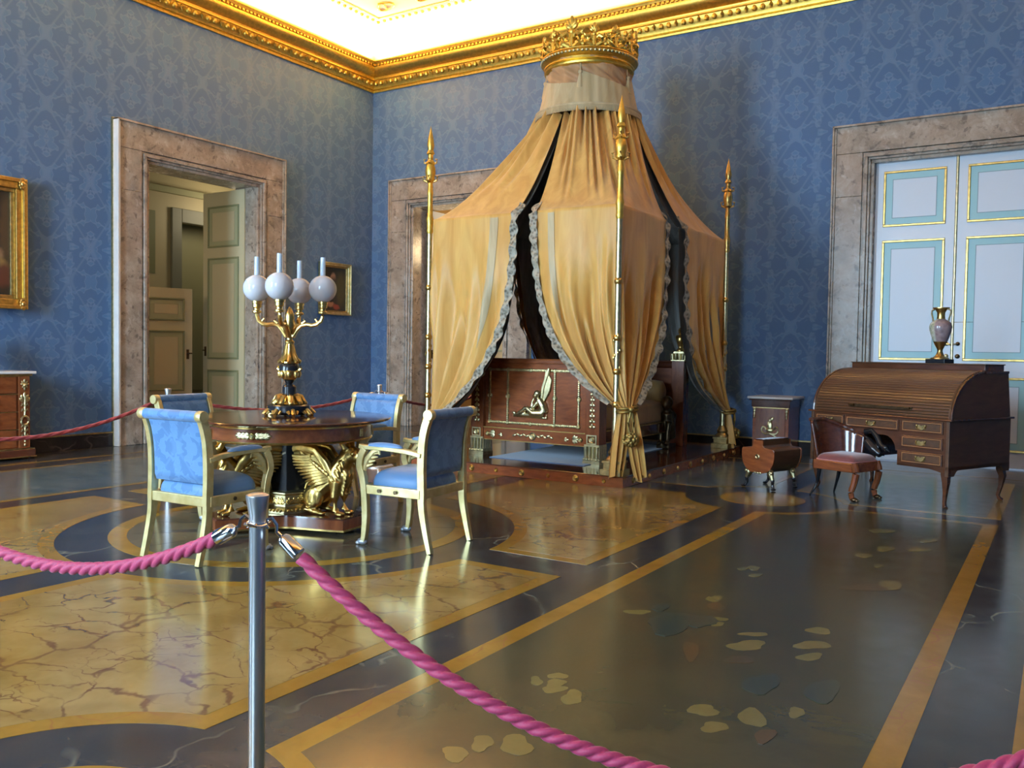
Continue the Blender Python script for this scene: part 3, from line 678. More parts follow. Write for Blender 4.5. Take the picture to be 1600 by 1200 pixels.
b.ell(P3(.06, .265, .03), (.042, .036, .034), Matrix.Rotation(.4, 3, 'Y'), 10, 8)
b.ell(P3(.01, .235, .04), (.012, .012, .010), None, 6, 5)
fig = mk('winged_figure', b, PGILT, bed, smooth=180, remesh=.0075)
b = B()
for k in range(9):
    f = k/8; b.tube([P3(.12-.015*f, .17+.05*f), P3(.17-.05*f+.02, .30+.10*f), P3(.215-.065*f, .42+.10*f)], [.012, .018, .006], 6, sx=.8)
b.tube([P3(.10, .18), P3(.12, .33), P3(.19, .54), P3(.215, .50)], [.02, .026, .018, .008], 6)
mk('wing', b, PGILT, fig)
# head end
for s in (-1, 1):
    e = mk('head_post', B().box(s*.745-.085, s*.745+.085, yh-.085, yh+.085, .0, 1.10), M_['mahog_v'], bed, smooth=0, bev=.004)
    b = B().cbox((s*.745, yh, 1.108), (.19, .19, .016))
    for k in range(4):
        for q in (-1.5, -.5, .5, 1.5):
            o = (q*.045, -.085); a = k*pi/2; b.tube([(s*.745+o[0]*cos(a)-o[1]*sin(a), yh+o[0]*sin(a)+o[1]*cos(a), 1.115), (s*.745+1.1*(o[0]*cos(a)-o[1]*sin(a)), yh+1.1*(o[0]*sin(a)+o[1]*cos(a)), 1.20)], .022, 8)
    b.cbox((s*.745, yh, 1.16), (.15, .15, .10)).cbox((s*.745, yh, 1.215), (.14, .14, .02))
    mk('post_capital', b, PGILT, e, bev=.003)
    b = B().lathe([(.055, 1.22), (.05, 1.25), (.03, 1.27), (.035, 1.30), (.06, 1.36), (.062, 1.40), (.045, 1.43), (.022, 1.445)], 14, (s*.745, yh, 0)).ell((s*.745, yh, 1.485), (.035, .04, .048)).ell((s*.745, yh+.01, 1.505), (.038, .04, .036)).ell((s*.745-.04, yh-.01, 1.40), (.03, .03, .04)).ell((s*.745+.04, yh-.01, 1.40), (.03, .03, .04)).ell((s*.745, yh-.042, 1.483), (.008, .012, .012))
    mk('bust', b, GILT, e, smooth=180, remesh=.007)
    # crouching bronze sphinx support
    b = B(); c = s*.745; y = yh-.42
    b.cbox((c, y, .03), (.17, .24, .06))
    for q in (-1, 1): b.tube([(c+q*.045, y-.08, .06), (c+q*.045, y-.07, .20), (c+q*.05, y-.04, .33)], [.032, .026, .04], 10); b.ell((c+q*.045, y-.105, .075), (.034, .05, .024))
    b.tube([(c, y+.09, .12), (c, y+.05, .30), (c, y, .46)], [.085, .09, .075], 12); b.ell((c, y-.03, .56), (.055, .06, .075)); b.ell((c, y-.0, .58), (.08, .075, .085)); b.tube([(c, y, .44), (c, y, .54)], .05, 10)
    b.tube([(c, y+.05, .30), (c, y+.14, .42), (c, y+.12, .56)], [.06, .05, .02], 8, sx=1.6)
    mk('sphinx_support', b, M_['bronze'], bed, smooth=180, remesh=.012)
mk('headboard_panel', B().box(-.66, .66, yh-.04, yh+.04, .25, 1.02), M_['mahog'], bed, smooth=0)
mk('headboard_rail', B().lathe([(.06, -.66), (.06, .66)], 20, (0, yh, 1.05), axis='x'), M_['mahog_t'], bed)
for s in (-1, 1):
    r = mk('side_rail', B().box(s*.70-.03, s*.70+.03, yf+.08, yh-.08, .20, .33), M_['mahog_t'], bed, smooth=0, bev=.004)
    mk('gilt_line', B().box(s*.70-.034, s*.70+.034, yf+.09, yh-.09, .195, .206).box(s*.70-.034, s*.70+.034, yf+.09, yh-.09, .322, .334), M_['gold_d'], r, smooth=0)
def pillow(c, d, p=2.6, nu=28, nv=12, sag=0):
    b = B()
    def f(u, v):
        a = u*2*pi; t = (v-.5)*pi
        q = lambda w: (1 if w > 0 else -1)*abs(w)**(2/p)
        return (c[0]+d[0]/2*q(cos(a))*abs(cos(t))**(2/p), c[1]+d[1]/2*q(sin(a))*abs(cos(t))**(2/p), c[2]+d[2]/2*q(sin(t)))
    return b.grid(f, nu, nv)
mk('mattress', pillow((0, (yf+yh)/2, .45), (1.40, 2.42, .32), 5, 40, 14), M_['bedsilk'], bed, smooth=180)
mk('bolster', B().lathe([(0, -.64), (.09, -.635), (.145, -.60), (.155, -.5), (.155, .5), (.145, .60), (.09, .635), (0, .64)], 22, (0, yh-.27, .70), axis='x'), M_['bedsilk'], bed, smooth=180)

# ---- canopy
KX, KY = -4.82, 9.17
EX0, EX1, EY0, EY1 = -5.975, -3.69, 7.70, 10.86
can = thing('bed_canopy', 'yellow silk bed canopy gathered under a gilt crown, with four gilt poles and draped curtains', 'canopy', (KX, KY, 0))
L = lambda p: (p[0]-KX, p[1]-KY, p[2])
POLES = [(-6.02, 7.72), (-3.68, 7.69), (-3.675, 10.83), (-6.03, 10.83)]
for i, (px, py) in enumerate(POLES):
    c = (px-KX, py-KY, 0)
    b = B().lathe([(.036, PZ+.27), (.036, .62), (.030, .66), (.030, 2.62)], 16, c)
    p = mk('canopy_pole', b, M_['gold_p'], can)
    b = B().cbox((c[0], c[1], PZ+.03), (.22, .22, .06)).cbox((c[0], c[1], PZ+.085), (.17, .17, .07)).cbox((c[0], c[1], PZ+.13), (.19, .19, .025)).lathe([(.09, PZ+.142), (.085, PZ+.165), (.06, PZ+.19), (.07, PZ+.22), (.045, PZ+.27), (.038, PZ+.285)], 18, c)
    mk('pole_pedestal', b, M_['gold_d'], p, bev=.003)
    b = B()
    for z in (.80, 1.12, 1.45, 2.0): b.lathe([(.030, z-.03), (.040, z-.012), (.042, z), (.040, z+.012), (.030, z+.03)], 14, c)
    for k in range(14):                                   # spiral leaf band
        a = k*.9; z = 1.16+k*.024; b.ell((c[0]+.03*cos(a), c[1]+.03*sin(a), z), (.012, .012, .02), n=6, m=5)
    mk('pole_ring', b, GILT, p, kind='stuff')
    b = B().lathe([(.030, 2.60), (.040, 2.63), (.034, 2.66), (.038, 2.72), (.044, 2.76), (.032, 2.80), (.028, 3.02), (.034, 3.04), (.034, 3.06), (.030, 3.08), (.026, 3.16), (.05, 3.185), (.052, 3.20), (.046, 3.22), (.058, 3.27), (.056, 3.32), (.044, 3.36), (.054, 3.375), (.05, 3.39), (.03, 3.41), (.030, 3.47), (.044, 3.485), (.04, 3.50), (.030, 3.52), (.040, 3.58), (.032, 3.64), (.012, 3.73), (0, 3.79)], 16, c)
    mk('pole_finial', b, M_['gold_b'] if i < 2 else M_['gold'], p)
    b = B()
    for q in range(4):
        a = q*pi/2+.4
        b.tube([(c[0]+.03*cos(a), c[1]+.03*sin(a), 3.17), (c[0]+.075*cos(a), c[1]+.075*sin(a), 3.19), (c[0]+.085*cos(a), c[1]+.085*sin(a), 3.23), (c[0]+.06*cos(a), c[1]+.06*sin(a), 3.24)], [.012, .012, .01, .005], 6)
        b.tube([(c[0]+.035*cos(a), c[1]+.035*sin(a), 3.37), (c[0]+.07*cos(a), c[1]+.07*sin(a), 3.385), (c[0]+.075*cos(a), c[1]+.075*sin(a), 3.42), (c[0]+.05*cos(a), c[1]+.05*sin(a), 3.425)], [.012, .012, .01, .005], 6)
    mk('leaf_scroll', b, GILT, p)

NZ, NR, EZ = 4.04, .585, 2.75
def smooth_path(u0, u1, P, N=240, rad=.05):
    """arc-length samples of the polyline P with a softened corner"""
    seg = [(Vector(P[i+1])-Vector(P[i])).length for i in range(len(P)-1)]; T = sum(seg); raw = []
    for k in range(N+1):
        s = T*k/N; i = 0
        while i < len(seg)-1 and s > seg[i]: s -= seg[i]; i += 1
        raw.append(Vector(P[i]).lerp(Vector(P[i+1]), s/seg[i]))
    w = max(1, int(rad*N/T)); out = []
    for k in range(N+1):
        a = [raw[min(max(k+j, 0), N)] for j in range(-w, w+1)]; q = Vector((0, 0))
        for v in a: q += v
        out.append(q/len(a))
    out[0] = raw[0]; out[-1] = raw[-1]
    return out
def curtain(A, C, Z, a0, a1, tie, seed, hem=.05, pw=(2.7, 2.7), tz=.75, flare=.30, stripe=False):
    rn = random.Random(seed); N = 240
    eave = smooth_path(0, 1, [A, C, Z], N); K = Vector((KX, KY))
    ph = [rn.random()*6.28 for _ in range(8)]
    tg = (Vector(Z)-Vector(A)).normalized(); on = Vector((tg.y, -tg.x))
    if on.dot(Vector(C)-K) < 0: on = -on
    # creases: place, width, depth and how far from the neck (or the tie) each one reaches
    CR = [((k+rn.uniform(.2, .8))/15, rn.uniform(.012, .030), rn.uniform(.45, 1.), rn.uniform(.35, 1.05)) for k in range(15)]
    CL = [((k+rn.uniform(.15, .85))/17, rn.uniform(.011, .026), rn.uniform(.4, 1.), rn.uniform(.0, .55)) for k in range(17)]
    def sm(x): x = max(0., min(1., x)); return x*x*(3-2*x)
    def roof_fold(u, v):
        f = .5+.12*sin(2*pi*4.3*u+ph[0])+.10*sin(2*pi*9*u+ph[1])*(1-v)
        for c, w, d, r in CR:
            q = (u-c)/(w*(1.25-.5*v))
            if abs(q) < 3: f -= d*exp(-q*q)*sm((r-v)/.45)-.35*d*exp(-(q-1.7)**2)*sm((r-v)/.45)
        return f
    def fall_fold(u, t):
        f = .5+.22*sin(2*pi*3.2*u+ph[2]+.8*t)*min(1, t*2.5)+.12*sin(2*pi*7.1*u+ph[3])*t
        for c, w, d, r in CL:
            q = (u-c-.02*sin(3*t+c*9))/(w*(1.5-.6*t))
            if abs(q) < 3:
                k = sm((t-r)/.35); f -= d*k*exp(-q*q)-.4*d*k*exp(-(q-1.8)**2)
        return f
    EV = 34; LV = 64; HV = 18
    def pt(u, j):
        k = u*N; i = min(int(k), N-1); e = eave[i].lerp(eave[i+1], k-i)
        i0, i1 = max(i-6, 0), min(i+7, N); t = (eave[i1]-eave[i0]).normalized(); nr = Vector((t.y, -t.x))
        if nr.dot(e-K) < 0: nr = -nr
        if j <= EV:                                        # roof, from neck to eave
            v = j/EV; a = a0+(a1-a0)*u; nk = K+Vector((cos(a), sin(a)))*NR
            p = nk.lerp(e, v); z = EZ+(NZ-EZ)*(1-v)**1.22
            fd = roof_fold(u, v); am = .105*(1-.72*v); radial = (p-K).normalized()
            p = p+radial*am*(fd-.5)*.8; z += am*(fd-.5)*.7
            # the cloth bellies a little between the poles
            z -= .05*sin(pi*v)
            return Vector((p.x, p.y, z))
        jj = j-EV; pf = pw[0]*(1-u)+pw[1]*u
        tcen = Vector(tie)
        tu = tcen+tg*(u-.5)*.17+on*(.035*cos((u-.5)*pi)+.022*sin(u*2*pi*7+ph[6]))
        if jj <= LV:
            v = jj/LV; z = EZ+(tz-EZ)*v; h = v**pf*.93+.07*v
            p = e.lerp(tu, h); fd = fall_fold(u, v)*min(1, v*6)+(1-min(1, v*6))*roof_fold(u, 1); am = (.034+.145*sin(pi*min(v*.62+.06, 1))**1.1)*(1-.72*v**4)
            d = (nr*(1-v)+on*v).normalized(); p = p+d*am*(fd-.5)
            return Vector((p.x, p.y, z))
        v = (jj-LV)/HV; z = tz+(hem-tz)*v; h = -1 if u < .5 else 1; w = (u % .5)*2-.5
        o_ = h*(.042+flare*.34*v**1.2); wd = .085+flare*.28*sin(pi*min(1, v*.75+.1))
        p = tcen+tg*(o_+w*wd)+on*(.035+.04*v+.030*(.5+v)*sin(w*2*pi*2.5+ph[6]+h))
        return Vector((p.x, p.y, z+.05*v*sin(u*7+ph[3])))
    NU = 150; NVv = EV+LV+HV
    cache = [[pt(i/NU, j) for i in range(NU+1)] for j in range(NVv+1)]
    b = B(); b.grid(lambda u, v: L(cache[round(v*NVv)][round(u*NU)]), NU, NVv)
    b.f = [f for k, f in enumerate(b.f) if not (k//NU >= EV+LV+1 and k % NU == NU//2-1)]     # the two tails part below the tie
    cur = mk('curtain', b, M_['silk'], can, smooth=180)
    # grey lining just inside
    b = B()
    def li(u, v):
        p = cache[round(v*NVv)][min(NU, round(u*NU))]; q = (Vector((KX, KY))-Vector((p.x, p.y))).normalized()*.075
        return L((p.x+q.x, p.y+q.y, p.z-(.02 if v*NVv < EV else 0)))
    b.grid(lambda u, v: li(u, v*(EV+LV)/NVv), NU//3, EV+LV)
    mk('curtain_lining', b, M_['lining'], cur, smooth=180)
    # lace along both free edges, scalloped
    for edge in (0, 1):
        col = [r[0 if edge == 0 else NU] for r in cache]; inn = [r[3 if edge == 0 else NU-3] for r in cache]
        b = B(); j0 = EV-6; j1 = EV+LV-2; n = 150
        def at(arr, f):
            k = j0+(j1-j0)*f; i = min(int(k), j1-1); return arr[i].lerp(arr[i+1], k-i)
        def lc(u, v):
            p = at(col, v); d = p-at(inn, v); d.z = 0; d = d.normalized() if d.length > 1e-5 else Vector((1, 0, 0))
            sc = .075*(1-.3*v)+.022*abs(sin(v*pi*17)); K2 = (Vector((KX, KY, 0))-Vector((p.x, p.y, 0))).normalized()
            q = p+d*(u*sc-.03)+K2*.014*sin(v*70+u*3)-K2*.02; return L((q.x, q.y, q.z-.03*u))
        b.grid(lc, 6, n)
        mk('lace_edging', b, M_['lace'], cur, smooth=180)
        if edge == 0 and stripe:
            b = B()
            def st(u, v):
                j = EV+1+(LV*.62)*v; k = min(int(j), NVv-1); i_ = 11+2.5+(u-.5)*5.5*(1-v**3*.95); q0 = min(int(i_), NU-1); p = cache[k][q0].lerp(cache[k+1][q0], j-k).lerp(cache[k][q0+1].lerp(cache[k+1][q0+1], j-k), i_-q0)
                q = (p-Vector((KX, KY, p.z))).normalized()*.006; return L((p.x+q.x, p.y+q.y, p.z))
            b.grid(st, 6, 60); mk('pale_stripe', b, M_['silk_pale'], cur, smooth=180)
    # cord tied round the gathered cloth
    c = Vector((tie[0], tie[1], tz-.0)); b = B()
    for dz in (-.018, .016):
        b.tube([L((c.x+tg.x*.105*cos(a)+on.x*(.03+.085*sin(a)), c.y+tg.y*.105*cos(a)+on.y*(.03+.085*sin(a)), tz+dz+.01*cos(a))) for a in [2*pi*k/28 for k in range(28)]], .014, 8, closed=True)
    kn = (c.x+on.x*.12, c.y+on.y*.12)
    b.ell(L((kn[0], kn[1], tz)), .03)
    tb = mk('tieback_cord', b, M_['tassel'], cur)
    b = B()
    for s in (-1, 1): b.tube([L((kn[0], kn[1], tz)), L((kn[0]+tg.x*.03*s, kn[1]+tg.y*.03*s, tz-.12)), L((kn[0]+tg.x*.02*s, kn[1]+tg.y*.02*s, tz-.24))], .012, 8)
    rr = random.Random(seed+5)
    for k in range(70):
        d = Vector((rr.gauss(0, 1), rr.gauss(0, 1), rr.gauss(0, 1))).normalized()*.055; b.ell(L((kn[0]+d.x*1.25, kn[1]+d.y*1.25, tz-.29+d.z)), .021, n=6, m=5)
    b.ell(L((kn[0], kn[1], tz-.29)), .06)
    mk('pompom_tassel', b, M_['tassel'], tb)
    return cur
SX = .115
curtain((-4.76-SX-.02, EY0), (EX0, EY0), (EX0, KY+.1+SX), -pi/2, -pi, (-5.93, 7.74), 11, hem=.14, pw=(3.4, 2.7), tz=.52, stripe=True)
curtain((-4.76+SX, EY0), (EX1, EY0), (EX1, 9.00-SX), -pi/2, 0, (-3.595, 7.735), 5, hem=.10, pw=(3.4, 3.6), tz=.76, flare=.26, stripe=True)
curtain((EX1, 9.33+SX), (EX1, EY1), (-4.70+SX, EY1), 0, pi/2, (-3.66, 10.87), 23, hem=.13, pw=(4.6, 3.0), tz=.585, flare=.12)
curtain((-4.82-SX, EY1), (EX0, EY1), (EX0, KY+.1-SX+.25), pi/2, pi, (-5.95, 10.87), 31, hem=.13, tz=.60, flare=.12)

# neck: swagged silk, pale band with fringe, tassels
def nf(u, v):
    a = u*2*pi; z = 4.66-v*.62; r = .478+.02*v+.10*max(0, v-.35)**1.5
    q = (u*5) % 1.; dz = 1-abs(2*q-1)
    fo = sin(26*(v*1.0+.9*(1-q)*(.6))+3*q)*.012+sin(40*(v+.75*(1-q)))*.006
    r += fo+.02*sin(pi*q)*(1-v)
    return (r*cos(a), r*sin(a), z)
mk('neck_drape', B().grid(nf, 150, 36), M_['silk_pink'], can, smooth=180)
def bf(u, v):
    a = u*2*pi; q = (u*5+.0) % 1.; top = 4.30+.14*(1-q)**2*1.0+.02; z = top+(4.03-top)*v
    w = (4.66-z)/.62; r = .500+.02*w+.105*max(0, w-.3)**1.4+.012*v+.004*sin(a*33)
    return (r*cos(a), r*sin(a), z)
band = mk('neck_band', B().grid(bf, 150, 14), M_['silk_pale'], can, smooth=180)
b = B()
for k in range(240):
    a = 2*pi*k/240; r0 = .612; z = 4.055; b.tube([(r0*cos(a), r0*sin(a), z), ((r0+.012)*cos(a), (r0+.012)*sin(a), z-.07)], [.011, .007], 4)
b.tube([(.612*cos(2*pi*k/80), .612*sin(2*pi*k/80), 4.06) for k in range(80)], .016, 6, closed=True)
mk('band_fringe', b, M_['silk_pale'], band, kind='stuff')
for k in range(5):
    a = 2*pi*k/5-.02; r = .484
    t = mk('neck_tassel', B().tube([(r*cos(a), r*sin(a), 4.64), ((r+.02)*cos(a), (r+.02)*sin(a), 4.45)], .008, 6).lathe([(.01, 4.46), (.022, 4.45), (.024, 4.43), (.016, 4.415), (.02, 4.40), (.042, 4.27), (.04, 4.26), (0, 4.26)][::-1], 12, ((r+.025)*cos(a), (r+.025)*sin(a), 0)), M_['silk_pale'], can)

# crown
cr = mk('crown_ring', B().lathe([(0.425, 4.62), (0.495, 4.62), (0.520, 4.64), (0.525, 4.67), (0.510, 4.7), (0.525, 4.715), (0.525, 4.73), (0.495, 4.74), (0.505, 4.77), (0.550, 4.8), (0.565, 4.83), (0.560, 4.86), (0.535, 4.875), (0.555, 4.885), (0.555, 4.9), (0.505, 4.91), (0.425, 4.91), (0.425, 4.62)], 64), M_['gold_b'], can, smooth=30)
b = B()
for k in range(72):
    a = 2*pi*k/72; b.ell((.553*cos(a), .553*sin(a), 4.835), (.022, .022, .03), n=6, m=5)
mk('crown_beading', b, M_['gold_p'], cr, kind='stuff')
def fleuron(big):
    h = .34 if big else .25; w = .15 if big else .13; b = B()
    b.merge(leaf_fan(5, h*.42, h*.17, .9, .05), MT((0, 0, h*.58)))
    b.ell((0, 0, h*.50), (h*.11, .03, h*.11))
    for s in (-1, 1):
        b.tube([(s*.02, 0, 0), (s*w*.62, -.01, h*.12), (s*w*.72, -.015, h*.34), (s*w*.40, -.01, h*.46), (s*w*.22, 0, h*.34), (s*w*.34, .0, h*.25)], [.026, .03, .028, .024, .018, .022], 7)
        b.merge(leaf_fan(3, h*.26, h*.11, .6, .04), MT((s*w*.62, 0, h*.36), 0, 1, 0, s*.7))
        b.tube([(s*.015, .005, .0), (s*.03, .0, h*.3), (0, 0, h*.62)], [.02, .018, .012], 6)
    b.tube([(0, 0, 0), (0, 0, h*.6)], [.03, .018], 8)
    return b
big, sml = fleuron(True), fleuron(False); fb = fs_ = None
NF = 13
for k in range(NF):
    a = 2*pi*k/NF-pi/2+.10; src = 'b' if k % 13 == 0 or k in (4, 9) else 's'
    M = Matrix.Translation((.532*cos(a), .532*sin(a), 4.90)) @ Matrix.Rotation(a+pi/2, 4, 'Z')
    mk('crown_leaf', B().merge(big if src == 'b' else sml, M), M_['gold_b'], can)
b = B()
for k in range(NF):
    a = 2*pi*(k+.5)/NF-pi/2+.10; b.ell((.532*cos(a), .532*sin(a), 4.95), (.035, .035, .05), n=8, m=6); b.tube([(.535*cos(a), .535*sin(a), 4.9), (.535*cos(a), .535*sin(a), 5.05)], [.022, .008], 6)
mk('crown_bud', b, M_['gold_b'], cr, kind='stuff')
for o in can.children:
    if o.name.startswith('crown_leaf'): o.location.z -= .185
cr.scale.z = .62; cr.location.z = 4.535-.62*4.62

# ================================================================== ROUND TABLE AND LAMP
TX, TY = -4.80, 4.52
tab = thing('round_table', 'round mahogany table carried by gilt winged griffins, between the blue chairs', 'table', (TX, TY, 0))
mk('table_top', B().lathe([(0, .772), (.66, .772), (.70, .776), (.728, .786), (.735, .793), (.73, .800), (.70, .803), (0, .803)], 72), M_['mahog_t'], tab, smooth=25)
fr = mk('table_frieze', B().lathe([(.50, .655), (.585, .655), (.59, .66), (.59, .755), (.60, .765), (.66, .772), (.5, .772)], 72), M_['mahog'], tab, smooth=25)
mk('gilt_ring', B().lathe([(.586, .750), (.604, .754), (.606, .764), (.60, .768), (.586, .768)], 72), GILT, fr)
mk('gilt_ring', B().lathe([(.56, .645), (.594, .648), (.598, .655), (.592, .664), (.58, .664)], 72), GILT, fr)
for k in range(6):
    a = radians(-68+60*k-(k % 2)*-20)
    M = Matrix.Translation((.592*cos(a), .592*sin(a), .708)) @ Matrix.Rotation(a+pi/2, 4, 'Z'); b = B()
    if k % 2 == 0:
        for s in (-1, 1):
            for q in range(3): b.merge(leaf_fan(5, .055, .020, .75, .016), MT((s*(.018+.030*q), 0, 0), 0, 1, 0, s*radians(90)))
        b.merge(rosette(.026, .016), MT((0, 0, 0), 0, 1, radians(90)))
        b.v = [(x, y-(x*x)*-.85, z) for x, y, z in b.v]
    else: b.frame(-.018, .018, -.026, .026, .006, -.008, 0).merge(leaf_fan(5, .036, .012, .8, .012), MT((0, -.003, -.016)))
    mk('frieze_mount', B().merge(b, M), PGILT, fr, kind='stuff')
mk('table_pillar', B().lathe([(.17, .22), (.165, .24), (.15, .26), (.15, .60), (.19, .655)], 6, a0=radians(7)+0, a1=radians(367)), M_['ebony'], tab, smooth=0, bev=.004)
pb = mk('pillar_base', B().lathe([(.245, .115), (.245, .135), (.225, .145), (.205, .155), (.195, .165), (.195, .245), (.205, .25), (.205, .262), (.17, .27)], 6, a0=radians(7), a1=radians(367)), PGILT, tab, smooth=0, bev=.003)
b = B()
for k in range(6):
    a = radians(37+60*k); M = Matrix.Translation((.172*cos(a), .172*sin(a), .17)) @ Matrix.Rotation(a+pi/2, 4, 'Z')
    for q in range(-2, 3): b.merge(leaf_fan(5, .05, .016, .8, .012), M @ MT((q*.034, 0, .008)))
    M = Matrix.Translation((.20*cos(a), .20*sin(a), .14)) @ Matrix.Rotation(a+pi/2, 4, 'Z')
    for q in range(-3, 4): b.ell(M @ Vector((q*.03, -.012, 0)), .012, n=6, m=5)
mk('leaf_relief', b, GILT, pb)
# three-pointed plinth with hollow sides
A3 = [radians(7), radians(127), radians(247)]
def plinth_poly(R, cut, hollow):
    P = []
    for i, a in enumerate(A3):
        t = Vector((-sin(a), cos(a))); c = Vector((cos(a), sin(a)))*R
        P.append(c-t*cut); e = c+t*cut; a2 = A3[(i+1) % 3]; t2 = Vector((-sin(a2), cos(a2))); n_ = Vector((cos(a2), sin(a2)))*R-t2*cut
        for q in range(12):
            f = q/12; m = e.lerp(n_, f); P.append(m-m.normalized()*hollow*sin(pi*f))
    return P
for nm, R, cut, z0, z1, m in (('table_plinth', .585, .145, .035, .105, M_['mahog_v']), ('plinth_top', .575, .14, .105, .115, M_['mahog_t']), ('gilt_band', .595, .15, .025, .037, GILT)):
    mk(nm, B().prism([(p.x, p.y, z0) for p in plinth_poly(R, cut, .15)], (0, 0, z1-z0)), m, tab, smooth=20)
for a in A3: mk('table_foot', B().lathe([(.05, 0), (.07, .008), (.07, .02), (.05, .026)], 20, (.50*cos(a), .50*sin(a), 0)), M_['mahog_t'], tab)
# griffin: profile in (f, y, z), f pointing outward from the table axis
b = B(); Y = .055
b.ell((.015, 0, .255), (.095, .082, .11), Matrix.Rotation(.35, 3, 'Y'))                       # chest
b.tube([(.0, 0, .27), (-.08, 0, .21), (-.17, 0, .135)], [.085, .082, .085], 12)                # trunk
for s in (-1, 1):
    b.ell((-.165, s*.062, .115), (.085, .04, .085), Matrix.Rotation(.4, 3, 'Y'))               # haunch
    b.tube([(-.17, s*.07, .06), (-.23, s*.075, .03), (-.15, s*.078, .018), (-.09, s*.08, .014)], [.035, .024, .02, .018], 8)
    b.tube([(.035, s*.05, .245), (.02, s*.054, .13), (.025, s*.054, .03)], [.046, .033, .029], 9)   # fore leg
    for t in (-.014, 0, .014): b.ell((.066, s*.054+t*1.2, .013), (.032, .013, .015)); b.ell((-.075, s*.08+t, .012), (.026, .009, .012))
b.tube([(.0, 0, .28), (.035, 0, .345), (.08, 0, .405), (.11, 0, .43)], [.085, .072, .060, .056], 12)   # neck
b.ell((.125, 0, .438), (.074, .056, .060)); b.ell((.168, 0, .425), (.05, .042, .042))
b.tube([(.18, 0, .440), (.228, 0, .428), (.246, 0, .388), (.230, 0, .362)], [.034, .030, .020, .006], 8)  # beak
b.tube([(.17, 0, .398), (.212, 0, .378)], [.026, .010], 8)
for s in (-1, 1):
    b.tube([(.10, s*.042, .478), (.085, s*.058, .518), (.055, s*.060, .522)], [.024, .020, .006], 7); b.ell((.168, s*.046, .450), .015)
    for k in range(5): b.tube([(.075-.018*k, s*(.055+.004*k), .39-.035*k), (.105-.016*k, s*(.070+.004*k), .345-.035*k)], [.018, .006], 6)
for k in range(7): b.ell((.095-.022*k, 0, .49-.030*k), (.030, .020, .034), Matrix.Rotation(-.7, 3, 'Y'), 8, 6)
for k in range(6):
    for s in (-1, 0, 1): b.tube([(.09-.008*k, s*.035, .32-.026*k), (.118-.006*k, s*.040, .285-.028*k)], [.018, .007], 6)
b.tube([(-.24, 0, .06), (-.285, 0, .05), (-.30, 0, .12), (-.27, 0, .20), (-.22, 0, .24), (-.20, 0, .27)], [.018, .015, .013, .013, .013, .018], 8)
b.ell((-.19, 0, .285), (.022, .018, .03))
grb = b
wb_ = B()
def wing(b, s):
    y = s*.075
    for k in range(11):
        f = k/10
        p0 = (-.02-.09*f, y*.95, .25+.17*f); p1 = (-.10-.14*f, y*1.3, .225+.185*f); p2 = (-.175-.22*f, y*1.1, .185+.225*f)
        b.tube([p0, p1, p2], [.018, .017, .007], 6, sx=.7)
    b.tube([(.0, y*.8, .27), (-.05, y, .37), (-.13, y*1.05, .455), (-.28, y, .475), (-.40, y*.8, .44), (-.47, y*.6, .40), (-.51, y*.5, .43), (-.49, y*.5, .465), (-.46, y*.5, .45)], [.03, .034, .034, .034, .036, .034, .026, .020, .014], 9, sx=.8)
    b.tube([(-.16, y*1.0, .42), (-.30, y*.9, .415), (-.42, y*.7, .385)], [.05, .05, .03], 8, sx=.45)
    for k in range(9): b.ell((-.03-.045*k*.6, y*1.18, .30+.017*k), (.026, .012, .018), Matrix.Rotation(.6, 3, 'Y'), 8, 6)
wing(wb_, -1); wing(wb_, 1)
for i, a in enumerate(A3):
    M = Matrix.Translation((.425*cos(a), .425*sin(a), .115)) @ Matrix.Rotation(a, 4, 'Z')
    if i == 0:
        g0 = mk('griffin', B().merge(grb), GILT, tab, smooth=180, remesh=.0065); g0.matrix_local = M
        w0 = mk('griffin_wings', B().merge(wb_), GILT, g0)
        mk('gilt_support', B().cbox((-.02, 0, .532), (.10, .09, .02)), GILT, g0, smooth=0)
    else:
        g = cp(g0, tab); g.matrix_local = M
        for ch in g0.children: cp(ch, g)

LX, LY, LZ = -4.82, 4.525, .803
lamp = thing('table_lamp', 'gilt and black lamp with four frosted globes standing on the round table', 'lamp', (LX, LY, LZ))
mk('lamp_base', B().lathe([(0, .012), (.12, .012), (.15, .03), (.155, .05), (.155, .078), (.14, .085), (0, .085)][::1], 36), M_['ebony'], lamp, smooth=25)
b = B()
for k in range(8):
    a = k*pi/4+.2; c, s_ = cos(a), sin(a)
    b.tube([(.10*c, .10*s_, .05), (.155*c, .155*s_, .045), (.185*c, .185*s_, .018), (.175*c, .175*s_, .006), (.155*c, .155*s_, .014)], [.016, .018, .016, .013, .010], 7)
    for q in (-.22, .22): b.tube([(.15*cos(a+q), .15*sin(a+q), .04), (.165*cos(a+q*.7), .165*sin(a+q*.7), .02)], [.014, .008], 6)
mk('scroll_foot', b, GILT, lamp)
b = B().lathe([(.075, .085), (.10, .09), (.085, .11), (.06, .13), (.055, .15)], 24)
for k in range(10):
    a = 2*pi*k/10; c, s_ = cos(a), sin(a)
    b.tube([(.058*c, .058*s_, .155), (.085*c, .085*s_, .14), (.098*c, .098*s_, .115), (.122*c, .122*s_, .092), (.132*c, .132*s_, .10)], [.012, .022, .022, .018, .006], 7, sx=1.1)
mk('leaf_dome', b, GILT, lamp)
mk('black_drum', B().lathe([(.05, .15), (.05, .215), (.042, .225), (.022, .235), (.03, .25), (.04, .262)], 24), M_['ebony'], lamp)
b = B().lathe([(.03, .262), (.05, .27), (.066, .30), (.074, .335)], 24)
